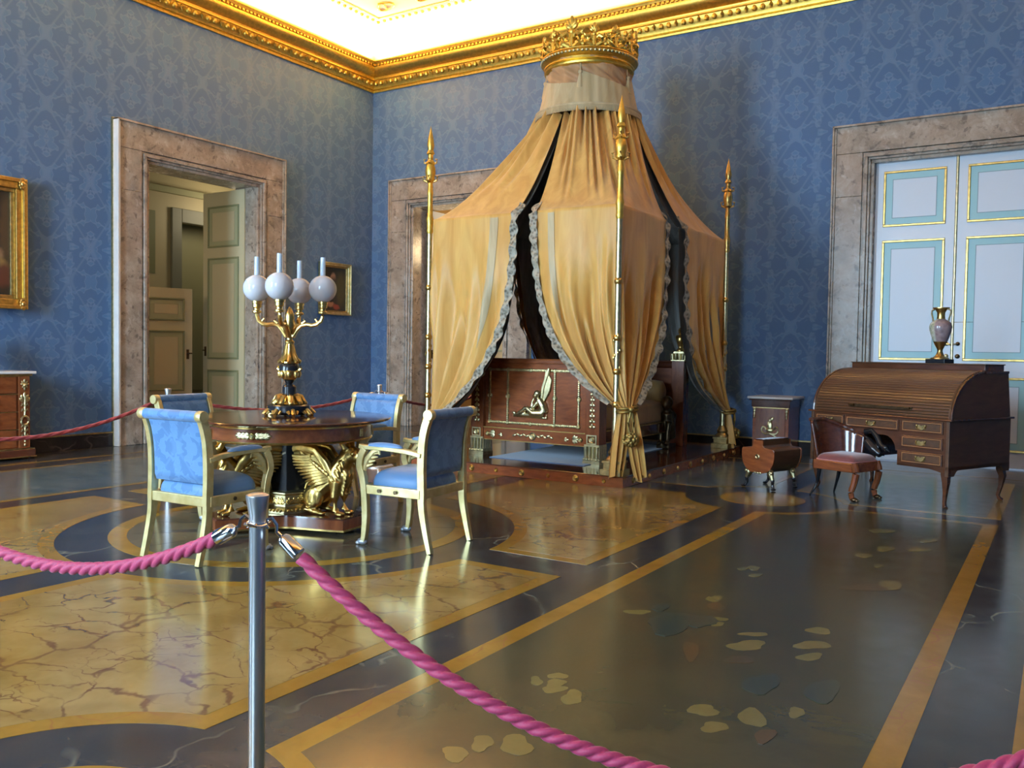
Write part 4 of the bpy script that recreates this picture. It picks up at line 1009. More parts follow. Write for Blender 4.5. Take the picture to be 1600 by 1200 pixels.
for k in range(8):
    a = 2*pi*k/8; b.ell((.067*cos(a), .067*sin(a), .31), (.02, .02, .03), n=8, m=6)
    if k % 4 == 0: b.tube([(.07*cos(a+.3), .07*sin(a+.3), .33), (.095*cos(a+.3), .095*sin(a+.3), .35), (.09*cos(a+.3), .09*sin(a+.3), .37)], [.012, .012, .006], 6)
u = mk('urn_bowl', b, GILT, lamp)
mk('urn_shoulder', B().lathe([(.074, .335), (.072, .365), (.06, .385)], 24), M_['ebony'], lamp)
b = B().lathe([(.06, .385), (.07, .39), (.068, .40), (.045, .41), (.036, .44), (.026, .49), (.024, .53), (.034, .535), (.036, .548), (.022, .56), (.020, .60), (.034, .63), (.04, .66), (.03, .70), (.036, .72), (.03, .75), (.014, .79), (0, .805)], 24)
for k in range(8):
    a = 2*pi*k/8; c, s_ = cos(a), sin(a)
    b.tube([(.026*c, .026*s_, .53), (.036*c, .036*s_, .46), (.052*c, .052*s_, .42), (.082*c, .082*s_, .395), (.086*c, .086*s_, .405)], [.006, .012, .014, .013, .004], 6, sx=1.2)
    b.tube([(.03*c, .03*s_, .60), (.05*c, .05*s_, .64), (.062*c, .062*s_, .655)], [.01, .012, .004], 6)
mk('lamp_stem', b, GILT, lamp)
AR = .245
for k in range(4):
    a = radians(30)+k*pi/2; c, s_ = cos(a), sin(a)
    pr_ = [(.02, .585), (.05, .63), (.085, .665), (.13, .675), (.165, .668), (.20, .675), (.232, .70), (.245, .735), (.245, .765)]
    arm = mk('lamp_arm', B().tube([(r*c, r*s_, z) for r, z in pr_], [.022, .018, .014, .014, .016, .016, .015, .013, .012], 9).tube([(.09*c, .09*s_, .68), (.115*c, .115*s_, .70), (.10*c, .10*s_, .715)], [.012, .009, .003], 6).tube([(.21*c, .21*s_, .69), (.19*c, .19*s_, .715), (.205*c, .205*s_, .725)], [.011, .008, .003], 6), GILT, lamp)
    mk('burner_cup', B().lathe([(.015, .75), (.034, .757), (.034, .768), (.022, .774), (.022, .79), (.032, .797), (.032, .822), (.036, .826), (.036, .842), (.02, .85)], 18, (AR*c, AR*s_, 0)), GILT, arm)
    g = mk('lamp_globe', B().lathe([(.10*cos(t) if abs(t) < pi/2 else 0, .10*sin(t)) for t in [radians(-72+6*q) for q in range(25)]], 28, (AR*c, AR*s_, .935)), M_['globe'], lamp, smooth=180)
    mk('glass_chimney', B().lathe([(.019, .85), (.0195, 1.0), (.0185, 1.165), (.0165, 1.165), (.0175, 1.0), (.017, .85)], 16, (AR*c, AR*s_, 0)), M_['glass'], lamp, smooth=60)

# ================================================================== ARMCHAIRS
def bar(pts, w, th, n=None):
    """flat bar of rectangular section following (y, z) points, w wide in x"""
    b = B(); vs = []; N = len(pts)
    T = th if isinstance(th, list) else [th]*N
    for i, (y, z) in enumerate(pts):
        a = pts[max(i-1, 0)]; c = pts[min(i+1, N-1)]; dy, dz = c[0]-a[0], c[1]-a[1]; l = sqrt(dy*dy+dz*dz); ny, nz = -dz/l, dy/l
        for sx, s in ((-1, -1), (1, -1), (1, 1), (-1, 1)): vs.append((sx*w/2, y+ny*T[i]/2*s, z+nz*T[i]/2*s))
    fs = [(3, 2, 1, 0), tuple((N-1)*4+k for k in range(4))]
    for i in range(N-1):
        for k in range(4): fs.append((i*4+k, i*4+(k+1) % 4, i*4+4+(k+1) % 4, i*4+4+k))
    b.add(vs, [f[::-1] for f in fs]); return b
def crv(P, n=8):
    out = []; V = [Vector(p) for p in P]
    for i in range(len(V)-1):
        a, b_, c, d = V[max(i-1, 0)], V[i], V[i+1], V[min(i+2, len(V)-1)]
        for k in range(n):
            t = k/n; out.append(tuple(.5*((2*b_)+(c-a)*t+(2*a-5*b_+4*c-d)*t*t+(3*b_-a-3*c+d)*t*t*t)))
    out.append(tuple(V[-1])); return out
CHW = .245
def shift(b, x, y=0, z=0): b.v = [(p[0]+x, p[1]+y, p[2]+z) for p in b.v]; return b
def make_chair(label):
    t = thing('armchair', label, 'chair', (0, 0, 0), 0, 'blue silk armchairs around the round table')
    stile = crv([(-.318, 0), (-.285, .13), (-.255, .28), (-.25, .40), (-.246, .55), (-.252, .70), (-.270, .80), (-.297, .875), (-.310, .897)], 5)
    ths = [.030+.022*min(1, i/14) for i in range(len(stile))]
    for s in (-1, 1):
        mk('rear_leg', shift(bar(stile, .036, ths), s*CHW), M_['ivory'], t, smooth=30, bev=.004)
        fp = crv([(.217, .012), (.200, .06), (.190, .20), (.200, .36), (.217, .46), (.240, .53), (.225, .60), (.200, .645)], 5)
        fl_ = mk('front_leg', shift(bar(fp, .038, [.026+.022*min(1, i/10) for i in range(len(fp))]), s*(CHW+.01)), M_['ivory'], t, smooth=30, bev=.004)
        mk('paw_foot', B().ell((s*(CHW+.01), .220, .022), (.024, .038, .022)).ell((s*(CHW+.01)-.012, .250, .012), (.008, .016, .012), None, 8, 5).ell((s*(CHW+.01)+.012, .250, .012), (.008, .016, .012), None, 8, 5).ell((s*(CHW+.01), .255, .012), (.008, .016, .012), None, 8, 5), M_['silver'], fl_)
        # carved bracket curling from the front leg up to the arm
        b = B().tube([(s*(CHW+.01), .205, .50), (s*(CHW+.01), .18, .57), (s*(CHW+.01), .125, .63), (s*(CHW+.01), .085, .64), (s*(CHW+.01), .08, .61)], [.014, .026, .024, .016, .008], 8, sx=.7)
        for k in range(4): b.tube([(s*(CHW+.01), .18-.02*k, .53+.03*k), (s*(CHW+.01), .135-.02*k, .545+.025*k)], [.014, .004], 6)
        mk('carved_bracket', b, M_['ivory'], fl_)
        arm = mk('arm_rail', shift(bar(crv([(-.25, .625), (-.15, .642), (.0, .652), (.12, .655), (.21, .653), (.245, .66)], 4), .040, .03), s*(CHW+.006)), M_['ivory'], t, smooth=30, bev=.004)
        b = B()
        def pad(u, v, s=s):
            a = v*pi; q = sin(pi*u)**.35 if 0 < u < 1 else 0
            return (s*(CHW+.006)+.028*cos(a)*(.4+.6*q), -.10+.28*u, .664+.030*sin(a)*q)
        mk('arm_pad', B().grid(pad, 18, 10, flip=True), M_['upholstery'], arm, smooth=180)
        mk('rail_boss', B().lathe([(.013, 0), (.012, .006), (.006, .011), (0, .012)], 12, (s*(CHW+.006)+(s > 0)*.018-(s < 0)*.030, -.06, .375), axis='x').lathe([(.013, 0), (.012, .006), (.006, .011), (0, .012)], 12, (s*(CHW+.006)+(s > 0)*.018-(s < 0)*.030, .07, .375), axis='x'), M_['bronze'], t)
    sf = B()
    for s in (-1, 1): sf.box(s*(CHW+.004)-.018, s*(CHW+.004)+.018, -.245, .20, .345, .405)
    sf.box(-CHW, CHW, -.268, -.232, .345, .405); sf.box(-CHW, CHW, .18, .215, .345, .405)
    mk('seat_frame', sf, M_['ivory'], t, smooth=0, bev=.004)
    def seat(u, v):
        a = u*2*pi; q = lambda w, p: (1 if w > 0 else -1)*abs(w)**(2/p); tt = v*pi/2
        k = abs(cos(tt))**(2/3.2) if v < 1 else 0
        return ((CHW-.018)*q(cos(a), 7)*k, -.027+.216*q(sin(a), 7)*k, .40+.118*sin(tt)**.75)
    mk('seat', B().grid(seat, 48, 14), M_['upholstery'], t, smooth=180)
    bk = crv([(-.240, .478), (-.242, .60), (-.249, .70), (-.266, .80), (-.292, .872)], 6)
    def back(u, v):
        k = v*(len(bk)-1); i = min(int(k), len(bk)-2); f = k-i; y = bk[i][0]*(1-f)+bk[i+1][0]*f; z = bk[i][1]*(1-f)+bk[i+1][1]*f
        a = u*2*pi; q = lambda w, p: (1 if w > 0 else -1)*abs(w)**(2/p); e = min(1, v*12, (1-v)*12)
        th = .026*max(.25, e)
        return ((CHW-.019)*q(cos(a), 9), y+th*q(sin(a), 3), z)
    b = B().grid(back, 40, 24); b.f.append(tuple(range(39, -1, -1)))
    mk('backrest', b, M_['upholstery'], t, smooth=60)
    r = mk('top_roll', B().lathe([(.033, -CHW+.005), (.033, CHW-.005)], 18, (0, -.308, .889), axis='x'), M_['upholstery'], t)
    for s in (-1, 1): mk('roll_cap', B().lathe([(.034, -.024), (.036, -.018), (.036, .018), (.034, .024)], 18, (s*(CHW+.010), -.308, .889), axis='x'), M_['ivory'], r, smooth=30)
    return t
def face(deg): return radians(deg)
ch = make_chair('blue silk armchair seen from behind, left front of the round table')
SPOTS = [(-4.545, 3.62, 3, None), (-3.715, 4.60, 94, 'blue silk armchair in profile on the right of the table, nearest the canopied bed'),
         (-5.66, 4.48, -86, 'blue silk armchair beyond the rear-view chair, mostly hidden, its grey-blue back before the open doorway'),
         (-5.0, 5.43, 182, 'blue silk armchair on the far side of the table, facing the viewer')]
ch.location = (SPOTS[0][0], SPOTS[0][1], 0); ch.rotation_euler = (0, 0, radians(SPOTS[0][2]))
def dup(root, loc, rz, label):
    c = tree(root); c.location = loc; c.rotation_euler = (0, 0, radians(rz)); c['label'] = label; return c
for x, y, rz, lab in SPOTS[1:]: dup(ch, (x, y, 0), rz, lab)

# ================================================================== STANCHIONS AND ROPES
def stanchion(x, y, label, h=.915, r=.0215):
    t = thing('rope_stanchion', label, 'stanchion', (x, y, 0), 0, 'steel rope stanchions')
    mk('post', B().lathe([(r, .03), (r, h-.075)], 28), M_['steel'], t, smooth=40)
    mk('post_cap', B().lathe([(r, h-.078), (r*1.02, h-.06), (r*1.42, h-.012), (r*1.40, h-.006), (r*.9, h-.001), (0, h)], 28), M_['steel'], t, smooth=30)
    mk('base_disc', B().lathe([(.16, 0), (.16, .012), (.15, .02), (.03, .032), (r, .045)], 36), M_['steel'], t, smooth=30)
    b = B().lathe([(r+.004, h-.088), (r+.007, h-.083), (r+.004, h-.078)], 24)
    b.tube([(.032*cos(a), .032*sin(a), h-.082+.003*sin(3*a)) for a in [2*pi*k/32 for k in range(32)]], .0042, 8, closed=True)
    mk('ring_collar', b, M_['chrome'], t)
    return t
def rope(name, A, Z, sag, r, m, label, twist, n, cat='rope', low=None):
    """twisted three-strand rope hung from A to Z (hook points), with a metal ferrule at either end"""
    A, Z = Vector(A), Vector(Z); D = Z-A; Lh = sqrt(D.x**2+D.y**2)
    def P(f): return A+D*f+Vector((0, 0, -4*sag*f*(1-f)))
    def T(f): return (P(min(f+.001, 1))-P(max(f-.001, 0))).normalized()
    length = sum((P((i+1)/60)-P(i/60)).length for i in range(60)); f0 = .105/length
    b = B(); vs = []; fs = []; NA = 24
    for i in range(n+1):
        f = f0+(1-2*f0)*i/n; p = P(f); t = T(f); s = t.cross(Vector((0, 0, 1))).normalized(); u = s.cross(t)
        ph = 2*pi*f*length/twist
        for k in range(NA):
            a = 2*pi*k/NA; c = abs(cos(1.5*(a-ph))); rr = r*(.58+.50*c**.6)
            vs.append(p+(s*cos(a)+u*sin(a))*rr)
    for i in range(n):
        for k in range(NA): fs.append((i*NA+k, i*NA+(k+1) % NA, (i+1)*NA+(k+1) % NA, (i+1)*NA+k))
    b.add(vs, fs)
    o = mk(name, b, m, smooth=180); tag(o, label, cat)
    for e in (0, 1):
        g = lambda q: P(q if e == 0 else 1-q)
        d = (g(f0)-g(0)).normalized(); base = g(0)
        h = B().tube([base+d*.045, base+d*.052, base+d*.06, base+d*.112, base+d*.115], [.004, r*.85, r*1.08, r*1.16, r*1.05], 16)
        mk('rope_ferrule', h, M_['chrome'], o, smooth=30)
        sd = d.cross(Vector((0, 0, 1))).normalized(); uu = sd.cross(d)
        pts = [base+d*.046, base+d*.03, base+d*.018+uu*.014, base+uu*.018-d*.004, base-d*.012+uu*.006, base-d*.008-uu*.008, base+d*.006-uu*.010]
        mk('rope_hook', B().tube(pts, .0048, 8), M_['chrome'], o)
    return o
SA = Vector((-1.80, 1.58, 0)); SB = Vector((.55, 2.40, 0)); SC = Vector((-3.32, 1.33, 0))
def side(a, b, d=.034): q = (b-a).normalized(); return a+q*d
HK = .833
stanchion(SA.x, SA.y, 'brushed steel rope stanchion with two pink ropes, closest to the viewer')
stanchion(SB.x, SB.y, 'steel rope stanchion by the right wall at the end of the long pink rope')
stanchion(SC.x, SC.y, 'steel rope stanchion at the left end of the short pink rope')
p, q = side(SA, SB), side(SB, SA)
rope('barrier_rope', (p.x, p.y, HK), (q.x, q.y, HK), .552, .0185, M_['pink'], 'long twisted pink rope falling to the right of the front stanchion', .042*3, 1100)
p, q = side(SA, SC), side(SC, SA)
rope('barrier_rope', (p.x, p.y, HK), (q.x, q.y, HK), .20, .0185, M_['pink'], 'twisted pink rope swinging left from the front stanchion past the chair', .042*3, 760)
RP = [Vector((-7.55, 2.5, 0)), Vector((-7.0, 5.08, 0)), Vector((-6.42, 7.36, 0)), Vector((-6.52, 9.75, 0))]
LB = ['steel rope stanchion by the left wall, holding the near end of the red rope', 'steel rope stanchion behind the half-hidden armchair, only its cap glinting',
      'steel rope stanchion behind the armchair that faces the viewer, before the corner of the room', 'steel rope stanchion behind the canopied bed at the end of the red rope']
for v, l in zip(RP, LB): stanchion(v.x, v.y, l)
RL = ['smooth red rope slung along the left wall in front of the chest of drawers', 'smooth red rope slung behind the round table', 'short red rope slung from the back stanchion towards the canopied bed']
for i in range(3):
    p, q = side(RP[i], RP[i+1]), side(RP[i+1], RP[i])
    rope('barrier_rope', (p.x, p.y, HK), (q.x, q.y, HK), (.31, .16, .20)[i], .017, M_['red'], RL[i], .10*3, 150)

# ================================================================== ROLL-TOP DESK AND WHAT STANDS BY IT
DR = radians(-25); dk = thing('roll_top_desk', 'mahogany roll-top desk with brass drawer handles before the white double door', 'desk', (-1.254, 9.022, 0), DR)
HW, HD = .715, .49
def cab_leg(x, y, sx, sy, h=.32):
    pts = [(x, y, h+.10), (x, y, h-.03), (x+.012*sx, y+.012*sy, h-.09), (x+.004*sx, y+.004*sy, .14), (x-.012*sx, y-.012*sy, .05), (x-.004*sx, y-.004*sy, .02), (x+.012*sx, y+.012*sy, .0)]
    return B().tube(pts, [.045, .043, .036, .024, .019, .02, .026], 4, upv=(0, 1, 0), sq=False)
for sx in (-1, 1):
    for sy in (-1, 1): mk('leg', cab_leg(sx*(HW-.05), sy*(HD-.05), sx, sy), M_['desk'], dk, smooth=60, bev=.004)
mk('side_panel', B().box(HW-.03, HW, -HD, HD, .33, .755), M_['desk_s'], dk, smooth=0, bev=.003)
mk('side_panel', B().box(-HW, -HW+.03, -HD, HD, .33, .755), M_['desk_s'], dk, smooth=0, bev=.003)
mk('back_panel', B().box(-HW+.03, HW-.03, HD-.03, HD, .40, .755), M_['desk_s'], dk, smooth=0)
for s in (-1, 1):                       # curved apron of the side
    poly = [(s*HW, -HD, .36), (s*HW, -HD, .28)]+[(s*HW, -HD+.09+.06*k/6, .28+.05*sin(k/6*pi/2)) for k in range(7)]+[(s*HW, HD-.15+.06*k/6, .28+.05*cos(k/6*pi/2)) for k in range(7)]+[(s*HW, HD, .28), (s*HW, HD, .36)]
    mk('side_apron', B().prism(poly, (-s*.03, 0, 0)), M_['desk_s'], dk, smooth=0)
KX0, KX1 = -.30, .225                     # kneehole
mk('pedestal_case', B().box(-HW+.03, KX0, -HD+.01, HD-.04, .33, .755), M_['desk'], dk, smooth=0)
mk('pedestal_case', B().box(KX1, HW-.03, -HD+.01, HD-.04, .33, .755), M_['desk'], dk, smooth=0)
arch = [(KX0, -HD+.01, .64), (KX0, -HD+.01, .46)]+[(KX0+.02+.12*(1-cos(k/8*pi/2)), -HD+.01, .46+.13*sin(k/8*pi/2)) for k in range(9)]+[(KX1-.02-.12*(1-sin(k/8*pi/2)), -HD+.01, .46+.13*cos(k/8*pi/2)) for k in range(9)]+[(KX1, -HD+.01, .46), (KX1, -HD+.01, .64)]
mk('kneehole_arch', B().prism(arch, (0, .03, 0)), M_['desk'], dk, smooth=0)
mk('frieze_case', B().box(KX0, KX1, -HD+.01, HD-.04, .63, .755), M_['desk'], dk, smooth=0)
def front_apron(x0, x1, a, c):
    P = [(x0, -HD+.01, .345), (x0, -HD+.01, .335)]+[(x0+(x1-x0)*k/12, -HD+.01, .335-.05*(max(0, (k/12-.45)/.55)**2 if a else max(0, ((1-k/12)-.45)/.55)**2)) for k in range(13)]+[(x1, -HD+.01, .345)]
    return B().prism(P, (0, .03, 0))
mk('front_apron', front_apron(KX1, HW, True, 0), M_['desk'], dk, smooth=0); mk('front_apron', front_apron(-HW, KX0, False, 0), M_['desk'], dk, smooth=0)
def brass(w=.10):
    b = B()
    P = [(-w*.5, .016), (-w*.42, -.02), (-w*.2, -.026), (0, -.018), (w*.2, -.026), (w*.42, -.02), (w*.5, .016), (w*.36, .010), (w*.2, .018), (0, .008), (-w*.2, .018), (-w*.36, .010)]
    b.prism([(x, -.002, z) for x, z in P], (0, -.004, 0))
    b.tube([(-w*.4, -.006, .012), (-w*.4, -.022, -.004), (-w*.25, -.028, -.020), (w*.25, -.028, -.020), (w*.4, -.022, -.004), (w*.4, -.006, .012)], .0055, 7)
    for s in (-1, 1): b.ell((s*w*.4, -.008, .012), .010, n=8, m=6)
    return b
DRW = [(.265, .655, z) for z in (.64, .50, .36)]+[(-.66, -.34, z) for z in (.64, .50, .36)]+[(-.315, .235, .64)]
for x0, x1, z in DRW:
    zz = z+(.105 if x1-x0 < .5 else .10)
    d = mk('drawer', B().box(x0, x1, -HD-.004, -HD+.03, z, zz), M_['desk'], dk, smooth=0, bev=.003)
    mk('drawer_inlay', B().frame(x0+.012, x1-.012, z+.012, zz-.012, .006, -HD-.0055, -HD-.003), M_['inlay'], d, smooth=0)
    mk('drawer_panel', B().box(x0+.024, x1-.024, -HD-.006, -HD-.003, z+.024, zz-.024), M_['desk_s'], d, smooth=0)
    mk('drawer_handle', B().merge(brass(), MT(((x0+x1)/2, -HD-.004, (z+zz)/2))), M_['gold_d'], d)
mk('writing_ledge', B().box(-HW-.025, HW+.025, -HD-.02, HD+.02, .757, .775), M_['desk'], dk, smooth=0, bev=.005)
# sides of the roll and the tambour
CZ, RY, RZ = .775, .52, .405
def roll(f): a = f*pi/2; return (-HD+.03+RY*(1-cos(a)), CZ+RZ*sin(a))
for s in (-1, 1):
    x = s*(HW-.005); poly = [(x, )+roll(k/20) for k in range(21)]+[(x, HD-.06, CZ+RZ), (x, HD-.005, CZ)]
    mk('roll_cheek', B().prism(poly, (-s*.028, 0, 0)), M_['desk_s'], dk, smooth=30)
    poly = [(x+s*.002,)+roll(k/20) for k in range(21)]+[(x+s*.002, roll(1-k/20)[0]+.016*cos(pi/2*(1-k/20)), roll(1-k/20)[1]-.016*sin(pi/2*(1-k/20))) for k in range(21)]
    b = B(); n = 21
    for k in range(20):
        y0, z0 = roll(k/20); y1, z1 = roll((k+1)/20)
        b.tube([(x, y0, z0), (x, y1, z1)], .012, 6)
    mk('roll_edge', b, M_['desk'], dk)
NS = 24; mesh0 = None
for k in range(NS):
    f = (k+.5)/NS*.985; y, z = roll(f); a = f*pi/2; ch_ = RZ*pi/2/NS*1.06
    if mesh0 is None:
        mesh0 = mk('tambour_slat', B().prism([(-HW+.03, dy, dz) for dy, dz in ((.010, -.0145), (-.004, -.0145), (-.011, -.008), (-.012, .002), (-.008, .0105), (.010, .0115))], (2*HW-.06, 0, 0)), M_['tambour'], dk, smooth=30)
        sl = mesh0
    else: sl = cp(mesh0, dk)
    sl.location = (0, y+.010, z); sl.rotation_euler = (-a, 0, 0)
yh_, zh_ = roll(.11)
mk('roll_pull', B().box(-.30, .34, yh_-.014, yh_+.006, zh_-.018, zh_+.018), M_['bronze'], dk, smooth=0, bev=.004)
b = B()
for s in (-.29, .33): b.tube([(s, yh_-.01, zh_), (s, yh_-.035, zh_+.005), (s-.05*(1 if s > 0 else -1), yh_-.035, zh_+.003)], .010, 8)
mk('roll_handle', b, M_['bronze'], dk, kind='stuff')
mk('roof_board', B().box(-HW, HW, .04, HD-.05, CZ+RZ-.012, CZ+RZ+.010), M_['desk'], dk, smooth=0, bev=.004)
mk('gallery_box', B().box(-HW+.03, HW-.03, .085, HD-.09, CZ+RZ+.010, CZ+RZ+.062), M_['desk'], dk, smooth=0, bev=.003)
mk('gallery_lid', B().box(-HW+.022, HW-.022, .075, HD-.08, CZ+RZ+.062, CZ+RZ+.072), M_['desk_s'], dk, smooth=0, bev=.003)
DT = CZ+RZ+.072
def dloc(x, y): return (-1.254+x*cos(DR)-y*sin(DR), 9.022+x*sin(DR)+y*cos(DR))
# vase
vx, vy = dloc(.165, .235)
va = thing('vase', 'tall two-handled porcelain vase with gilt neck and foot, standing on the desk', 'vase', (vx, vy, DT), radians(-25))
mk('vase_plinth', B().box(-.095, .095, -.08, .08, 0, .04), M_['ebony'], va, smooth=0, bev=.003)
mk('vase_foot', B().lathe([(.082, .04), (.08, .05), (.05, .062), (.032, .085), (.024, .11), (.024, .125), (.03, .14), (.05, .18), (.062, .205)], 28), M_['gold'], va)
def vbody():
    t = NT('painted_porcelain'); v = t.co(); n = t.noise(v, 14, 5, .65); s = t.n('ShaderNodeSeparateXYZ'); t.l(v, s.inputs[0])
    scene_ = t.ramp(n, [(.3, (.13, .16, .10)), (.45, (.40, .42, .30)), (.6, (.55, .55, .50)), (.75, (.62, .66, .72))])
    rose = t.ramp(t.noise(v, 20, 4), [(.3, (.20, .13, .13)), (.7, (.36, .27, .27))])
    return t.set(col=t.mix(t.ramp(t.ma('ADD', s.outputs[0], t.ma('MULTIPLY', s.outputs[1], .5)), [(.44, 1.), (.50, 0.)]) if False else t.ramp(t.ma('ADD', .5, t.ma('MULTIPLY', s.outputs[0], 4.)), [(.45, 0.), (.52, 1.)]), scene_, rose), rough=.15)
mk('vase_body', B().lathe([(.062, .205), (.078, .25), (.096, .31), (.10, .345), (.094, .375), (.078, .395), (.05, .41), (.038, .42)], 30), vbody(), va)
mk('vase_neck', B().lathe([(.038, .42), (.034, .45), (.036, .48), (.05, .505), (.074, .52), (.074, .528), (.06, .526), (.03, .50), (.028, .44)], 28), M_['gold'], va)
for s in (-1, 1):
    mk('vase_handle', B().tube(crv([(s*.066, 0, .512), (s*.092, 0, .50), (s*.094, 0, .47), (s*.082, 0, .43), (s*.078, 0, .40)], 5), .0075, 8), M_['gold_p'], va)

# desk chair with tub back and carved swan arms
sc = thing('desk_chair', 'small dark mahogany tub chair with red velvet seat and carved swan arm, at the desk', 'chair', (-1.675, 8.43, 0), radians(-22))
# local: +x is the front
for (x, y, fx, fy) in ((-.17, -.16, -.25, -.19), (-.17, .16, -.25, .19)):
    mk('sabre_leg', B().tube(crv([(x, y, .30), (x-.012, y, .20), (x-.035, y, .10), (fx, fy, 0)], 5), [.026]+[.022-.001*k for k in range(15)], 8), M_['ebony'], sc)
for y in (-.18, .18):
    l = mk('front_leg', B().tube(crv([(.19, y, .34), (.215, y, .27), (.20, y, .17), (.175, y, .09), (.185, y, .03), (.21, y, .012)], 5), [.036-.0006*k for k in range(26)], 9, sx=.9), M_['mahog_v'], sc)
    mk('claw_foot', B().ell((.205, y, .02), (.036, .028, .02)).ell((.235, y-.012, .014), (.014, .008, .013)).ell((.235, y+.012, .014), (.014, .008, .013)), M_['bronze'], l)
mk('seat_rail', B().box(-.20, .21, -.205, -.17, .26, .345).box(-.20, .21, .17, .205, .26, .345).box(-.21, -.175, -.205, .205, .26, .345).box(.175, .215, -.205, .205, .26, .345), M_['mahog'], sc, smooth=0, bev=.008)
def cushion(u, v):
    a = u*2*pi; q = lambda w: (1 if w > 0 else -1)*abs(w)**(2/8); tt = v*pi/2; k = abs(cos(tt))**(2/4.5) if v < 1 else 0
    return (.0+.20*q(cos(a))*k, .198*q(sin(a))*k, .34+.075*sin(tt)**.8)
cu = mk('seat_cushion', B().grid(cushion, 44, 12), M_['velvet'], sc, smooth=180)
def pq(a, z): q = lambda w: (1 if w > 0 else -1)*abs(w)**(2/8); return (.203*q(cos(a)), .201*q(sin(a)), z)
mk('seat_piping', B().tube([pq(2*pi*k/60, .35) for k in range(60)], .006, 6, closed=True), plain('pink_piping', (.42, .17, .16), .7), cu)
def tub(u, v):   # wraps the rear corner and the far side
    a = radians(200)-radians(118)*u; R = .235+.03*v
    top = .70-.17*max(0, u-.35)**1.0*1.2; z = .32+(top-.32)*v
    return (R*1.03*cos(a)-.02-.05*v*(1-u), R*sin(a), z)
mk('tub_back', B().grid(tub, 30, 8), M_['mahog_t'], sc, smooth=180, solid=.028)
mk('back_crest', B().tube([tub(u/24, 1.0) for u in range(25)], .022, 8, sx=1.2), M_['mahog_t'], sc)
# swan: neck curving down from the end of the back, wing along the arm
b = B()
b.tube([(.02, .25, .60), (.10, .25, .62), (.16, .235, .56), (.20, .22, .50), (.245, .21, .47), (.27, .21, .44)], [.03, .032, .03, .026, .024, .014], 10)
b.ell((.25, .21, .475), (.035, .024, .024)); b.tube([(.275, .21, .46), (.30, .21, .435)], [.014, .006], 6)
b.tube([(.05, .24, .52), (.13, .23, .45), (.21, .215, .40)], [.05, .055, .03], 10)
for k in range(6): b.tube([(.02+.02*k, .265, .56-.012*k), (.08+.02*k, .258, .49-.014*k), (.14+.018*k, .245, .43-.008*k)], [.014, .014, .005], 6)
mk('swan_arm', b, M_['ebony'], sc, smooth=180, remesh=.008)

# small mahogany trough on black and gilt legs
tr = thing('jardiniere', 'small mahogany trough on black legs with gilt tops, left of the desk', 'jardiniere', (-2.42, 8.62, 0), radians(-20))
prof = [(-.055, .475), (.055, .475), (.055, .425), (.075, .405), (.175, .395), (.188, .38), (.188, .31), (.175, .25), (.145, .20), (.10, .165), (.05, .155), (-.05, .155), (-.10, .165), (-.145, .20), (-.175, .25), (-.188, .31), (-.188, .38), (-.175, .395), (-.075, .405), (-.055, .425)]
mk('trough_body', B().prism([(x*.97, -.20, z) for x, z in prof], (0, .42, 0)), M_['desk_s'], tr, smooth=30)
for y in (-.222, .215): mk('end_panel', B().prism([(x, y, z) for x, z in prof], (0, .022, 0)), M_['mahog'], tr, smooth=0, bev=.004)
mk('ring_mount', B().lathe([(.012, .0), (.012, .006), (.018, .010), (.024, .006), (.024, 0)], 16, (0, 0, 0)), PGILT, tr, loc=(0, -.222, .315), rot=(radians(90), 0, 0))
mk('lid_rib', B().box(-.05, .05, -.205, .205, .475, .485).box(-.035, .035, -.20, .20, .43, .44), M_['mahog_t'], tr, smooth=0, bev=.003)
for sx in (-1, 1):
    for y in (-.17, .18):
        l = mk('leg', B().tube(crv([(sx*.125, y, .13), (sx*.15, y-.012, .09), (sx*.15, y-.01, .05), (sx*.17, y-.02, .012)], 5), [.022-.0007*k for k in range(16)], 8).ell((sx*.175, y-.03, .012), (.022, .03, .012), None, 8, 6), M_['ebony'], tr)
        mk('gilt_knee', B().ell((sx*.125, y-.008, .155), (.030, .032, .045)).ell((sx*.145, y-.025, .165), .02).tube([(sx*.13, y-.01, .14), (sx*.15, y-.014, .095)], [.028, .018], 8), PGILT, l)
mk('belly_mount', B().ell((-.03, -.215, .158), (.02, .01, .012)).ell((.0, -.215, .156), (.02, .012, .012)).ell((.03, -.215, .158), (.02, .01, .012)), PGILT, tr)

# bedside pedestal cabinet against the back wall
pd = thing('pedestal_cabinet', 'narrow mahogany pedestal cabinet with white marble top and gilt mounts by the back wall', 'cabinet', (-3.155, 11.36, 0))
mk('cabinet_body', B().box(-.23, .23, -.21, .30, .09, .70), M_['mahog'], pd, smooth=0, bev=.004)
mk('cabinet_plinth', B().box(-.26, .26, -.24, .30, 0, .09), M_['mahog_t'], pd, smooth=0, bev=.01)
mk('marble_top', B().box(-.29, .29, -.27, .31, .745, .775), M_['whitemarble'], pd, smooth=0, bev=.008)
mk('frieze', B().box(-.245, .245, -.225, .30, .64, .745).box(-.27, .27, -.25, .30, .725, .745), M_['mahog_t'], pd, smooth=0, bev=.006)
dr = mk('cabinet_door', B().box(-.19, .19, -.222, -.21, .12, .62), M_['mahog_v'], pd, smooth=0, bev=.003)
mk('gilt_line', B().box(-.235, .235, -.228, -.21, .628, .634), GILT, dr, smooth=0)
for s in (-1, 1):
    mk('drop_mount', B().ell((s*.205, -.222, .59), (.018, .01, .022)).ell((s*.205, -.222, .55), (.014, .01, .03)).ell((s*.205, -.222, .51), (.010, .008, .018)).ell((s*.205, -.225, .615), (.022, .012, .014)), PGILT, dr)
b = B()
